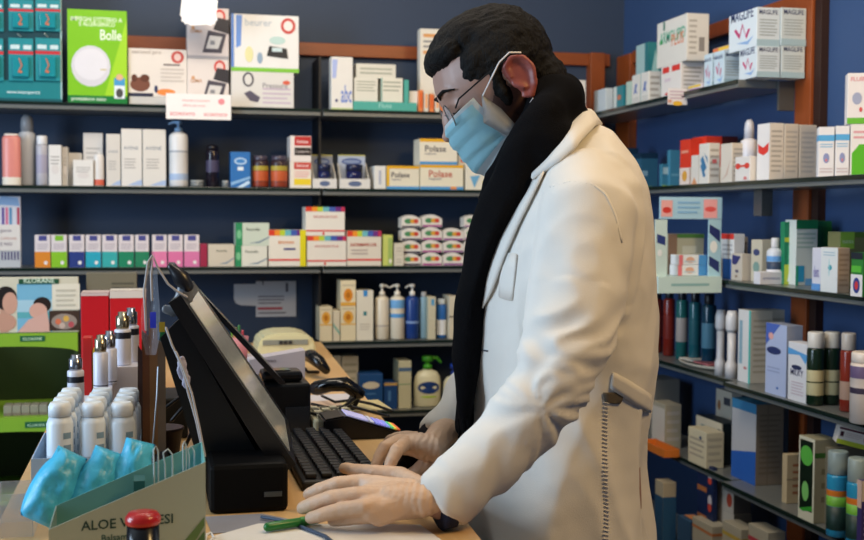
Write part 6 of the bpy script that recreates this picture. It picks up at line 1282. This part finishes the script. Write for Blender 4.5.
for i in range(5):
    a = kx(2+9*i, 410); carton('soap_box', f'small pale soap box on the lower level of the green stand, {["first", "second", "third", "fourth", "fifth"][i]} from the left', 'box', (a.x, Yk+.03, zz(417)+.0004), .02, .05, zz(407)-zz(417), '#8c8878', [('r', 'F', 0, 0, 1, .3, '#786c5c')], 'soap boxes in the green stand')
# ---- pen cup, leaflets, hanging visors and cables
c = P(164, 455, Y=1.80); c.z = z0
T = thing('cup', 'dusky brown plastic cup behind the sage display carton', 'cup', c)
zt_ = P(164, 427, Y=1.80).z-z0
bm = bmesh.new(); lathe(bm, [(.021, 0), (.028, zt_*.92), (.030, zt_*.93), (.030, zt_), (.026, zt_), (.019, .006)], c, 24); build('body', bm, pla('#4c3834', .45), T)
T = thing('leaflet_holder', 'sheaf of brown and orange leaflets standing beside the white stand', 'leaflet', tuple(P(150, 460, Y=1.72)))
bm = bmesh.new(); a = P(150, 450, Y=1.72); bx(bm, (a.x-.022, 1.70, z0), (a.x+.026, 1.79, z0+.02), bev=.002); build('holder_base', bm, M('#241a16', .5), T)
for i, (x0, x1, y0, c_) in enumerate(((137, 143, 345, '#3c2018'), (141, 150, 330, '#6c3818'), (148, 158, 318, '#8c5c34'), (154, 166, 338, '#7c6048'))):
    bm = bmesh.new(); Yl = 1.71+.018*i; a, b = P(x0, 440, Y=Yl), P(x1, 440, Y=Yl); t = P((x0+x1)/2, y0, Y=Yl); mats = [M(c_, .3, var=.5, scale=18)]
    prism(bm, [(a.x, Yl, z0+.0205), (b.x, Yl, z0+.0205), (b.x, Yl, t.z-.01), (a.x+.002, Yl, t.z)], (0, .003, 0)); build('leaflet', bm, mats, T)
T = thing('face_shield', 'clear plastic face shield with blue and green patches leaning on the leaflets', 'face shield', tuple(P(150, 400, Y=1.66)))
bm = bmesh.new(); rws = []
outl = [(252, 152, 154), (262, 149, 157), (285, 145, 158), (310, 141, 160), (335, 141, 160), (355, 146, 156)]
for y, xa_, xb_ in outl:
    rws.append([bm.verts.new(P(xa_+(xb_-xa_)*u, y, Y=1.66+.025*math.sin(u*math.pi))) for u in (0, .25, .5, .75, 1)])
for k in range(len(rws)-1):
    for j in range(4): bm.faces.new((rws[k][j], rws[k][j+1], rws[k+1][j+1], rws[k+1][j])).smooth = True
bmesh.ops.solidify(bm, geom=bm.faces[:], thickness=.0008); build('visor', bm, M('#b8bcc8', .06, alpha=.2, var=.3, scale=20), T, recenter=False)
for (x0, y0, x1, y1, c_, nm) in ((150, 312, 156, 328, '#3c48d8', 'blue_patch'), (159, 322, 165, 332, '#c8a030', 'yellow_patch'), (160, 332, 165, 340, '#2c7c3c', 'green_patch')):  # small flat coloured patches in front of the visor
    a, b = P(x0, y1, Y=1.655), P(x1, y0, Y=1.655); bm = bmesh.new(); bx(bm, (a.x, 1.654, a.z), (b.x, 1.6552, b.z)); build(nm, bm, pap(c_), T)
bm = bmesh.new(); tube(bm, [P(151, 470, Y=1.60), P(154, 430, Y=1.61), P(157, 395, Y=1.62), P(158, 368, Y=1.63)], .0022, 8, flat=(1.4, .5)); build('white_strip', bm, pla('#dfe6ee', .3), T, smooth=True)
straps = [[(152, 300), (151, 275), (153, 256), (158, 268), (168, 284), (178, 292), (187, 297)], [(146, 330), (144, 290), (148, 262), (152, 256)], [(166, 328), (172, 345), (178, 358), (184, 375), (188, 392), (196, 420), (203, 452)], [(176, 352), (184, 370), (192, 394), (199, 425), (205, 456)]]
for i, s_ in enumerate(straps):
    T2 = T
    bm = bmesh.new(); tube(bm, [P(x, y, Y=1.50-.01*i) for x, y in s_], .0014, 8); build('elastic_strap', bm, pla('#a8a4a4', .6), T, smooth=True)
bm = bmesh.new()
for (x, y, rx_, rz_) in ((182, 368, .006, .016), (186, 380, .005, .012)): ell(bm, tuple(P(x, y, Y=1.485)), (rx_, .003, rz_), seg=14)
build('strap_knot', fuse(bm, .0012, 2, lambda c, n: .0015*noise.noise(c*200)), pla('#9c98a8', .5), T, recenter=False)
T = thing('visor_bracket', 'grey plastic bracket with a black tip on top of the touch terminal', 'bracket', tuple(P(178, 300, Y=1.52)))
bm = bmesh.new(); tube(bm, [P(x, y, Y=1.56) for x, y in ((186, 288), (184, 298), (179, 306), (172, 311), (165, 309))], [.008, .009, .008, .006, .004], 10, flat=(.6, 1.4)); build('arm', bm, pla('#6c6e72', .3), T, smooth=True)
bm = bmesh.new(); tube(bm, [P(x, y, Y=1.56) for x, y in ((187, 286), (181, 278), (176, 272), (171, 267))], [.009, .012, .008, .005], 10); build('tip', bm, pla('#1c1c20', .3), T, smooth=True)
for i, s_ in enumerate(([(186, 445), (195, 425), (215, 418), (232, 430), (240, 455)], [(172, 420), (185, 405), (205, 400), (222, 412), (230, 440)], [(160, 412), (178, 398), (196, 402), (212, 430), (218, 455)], [(245, 470), (256, 452), (262, 440), (270, 452)])):
    bm = bmesh.new(); tube(bm, [P(x, y, Y=1.83+.02*i if i < 3 else 1.86) for x, y in s_], .003, 8); tag(build('cable', bm, M('#16161a', .35), smooth=True), ['black cable looping lowest behind the terminal base', 'black cable looping over the brown cup', 'black cable arching highest behind the face shield', 'short black cable end by the keyboard'][i], 'cable')
a, b = P(150, 440, Y=1.97), P(188, 440, Y=1.97)  # black block added so the area behind the cup stays dark
bm = bmesh.new(); bx(bm, (a.x, 1.97, ZC+.0004), (b.x, 2.10, P(180, 398, Y=1.97).z), bev=.004); tag(build('dark_filler_box', bm, M('#0a0908', .5)), 'black block added to darken the gap among the cables behind the brown cup', 'box')
for i, s_ in enumerate(([(322, 396), (335, 402), (352, 400), (372, 404), (392, 411)], [(312, 404), (330, 408), (350, 406), (368, 411), (388, 416)], [(306, 412), (322, 416), (338, 410), (356, 398), (364, 392)])):
    bm = bmesh.new(); tube(bm, [P(x, y, Z=1.012+.008*i) for x, y in s_], .0028, 8); tag(build('cable', bm, M('#0c0c0e', .4), smooth=True), ['black cable running from the handset to the counter edge, farthest of three', 'black cable across the paper slips, middle of three by the calculator', 'black cable curling up beside the calculator keys'][i], 'cable')
# acrylic box at the left
xa, xb = -.182, P(50, 520, Y=1.38).x
T = thing('acrylic_box', 'clear acrylic box at the lower left corner of the counter', 'box', ((xa+xb)/2, 1.42, z0))
am = M('#c4ccd4', .08, alpha=.28)
for a, b in (((xa, 1.40, z0), (xb-.02, 1.4015, z0+.05)), ((xa, 1.47, z0), (xb-.02, 1.4715, z0+.05)), ((xb-.0215, 1.4017, z0), (xb-.02, 1.4698, z0+.05)), ((xa, 1.4017, z0), (xa+.0015, 1.4698, z0+.05))): build('wall', bx(bmesh.new(), a, b), am, T)
# notes on the back wall
for (x0, y0, x1, y1, l, dd, cut) in ((234, 284, 256, 306, 'blank grey note with a rounded corner taped to the back wall', [], 1), (256, 281, 296, 317, 'typed notice with a red line taped to the back wall', [('r', 'F', .04, .2, .66, .27, '#b05058'), ('t', 'F', .1, .9, .15, 'T', '#404048'), ('l', 'F', .05, .34, .7, .62, 3, '#7c7880'), ('l', 'F', .05, .06, .75, .16, 1, '#6c6870'), ('r', 'F', .74, .7, .8, .95, '#54505a')], 0)):
    a, b = P(x0, y1, Y=YB-.003), P(x1, y0, Y=YB-.003); bm = bmesh.new(); mats = [pap('#c4c4c8')]
    pts = [(a.x, a.z), (b.x, a.z), (b.x, b.z), (a.x, b.z)] if not cut else [(a.x+.022, a.z+.002), (b.x, a.z), (b.x, b.z), (a.x, b.z), (a.x, a.z+.022), (a.x+.006, a.z+.009)]
    prism(bm, [(x, YB-.0035, z) for x, z in pts], (0, .003, 0)); bmesh.ops.recalc_face_normals(bm, faces=bm.faces[:])
    printd(bm, {'F': Surf((a.x, YB-.0035, a.z), (b.x-a.x, 0, 0), (0, 0, b.z-a.z), (0, -1, 0))}, dd, mats); tag(build('notice', bm, mats), l, 'notice')
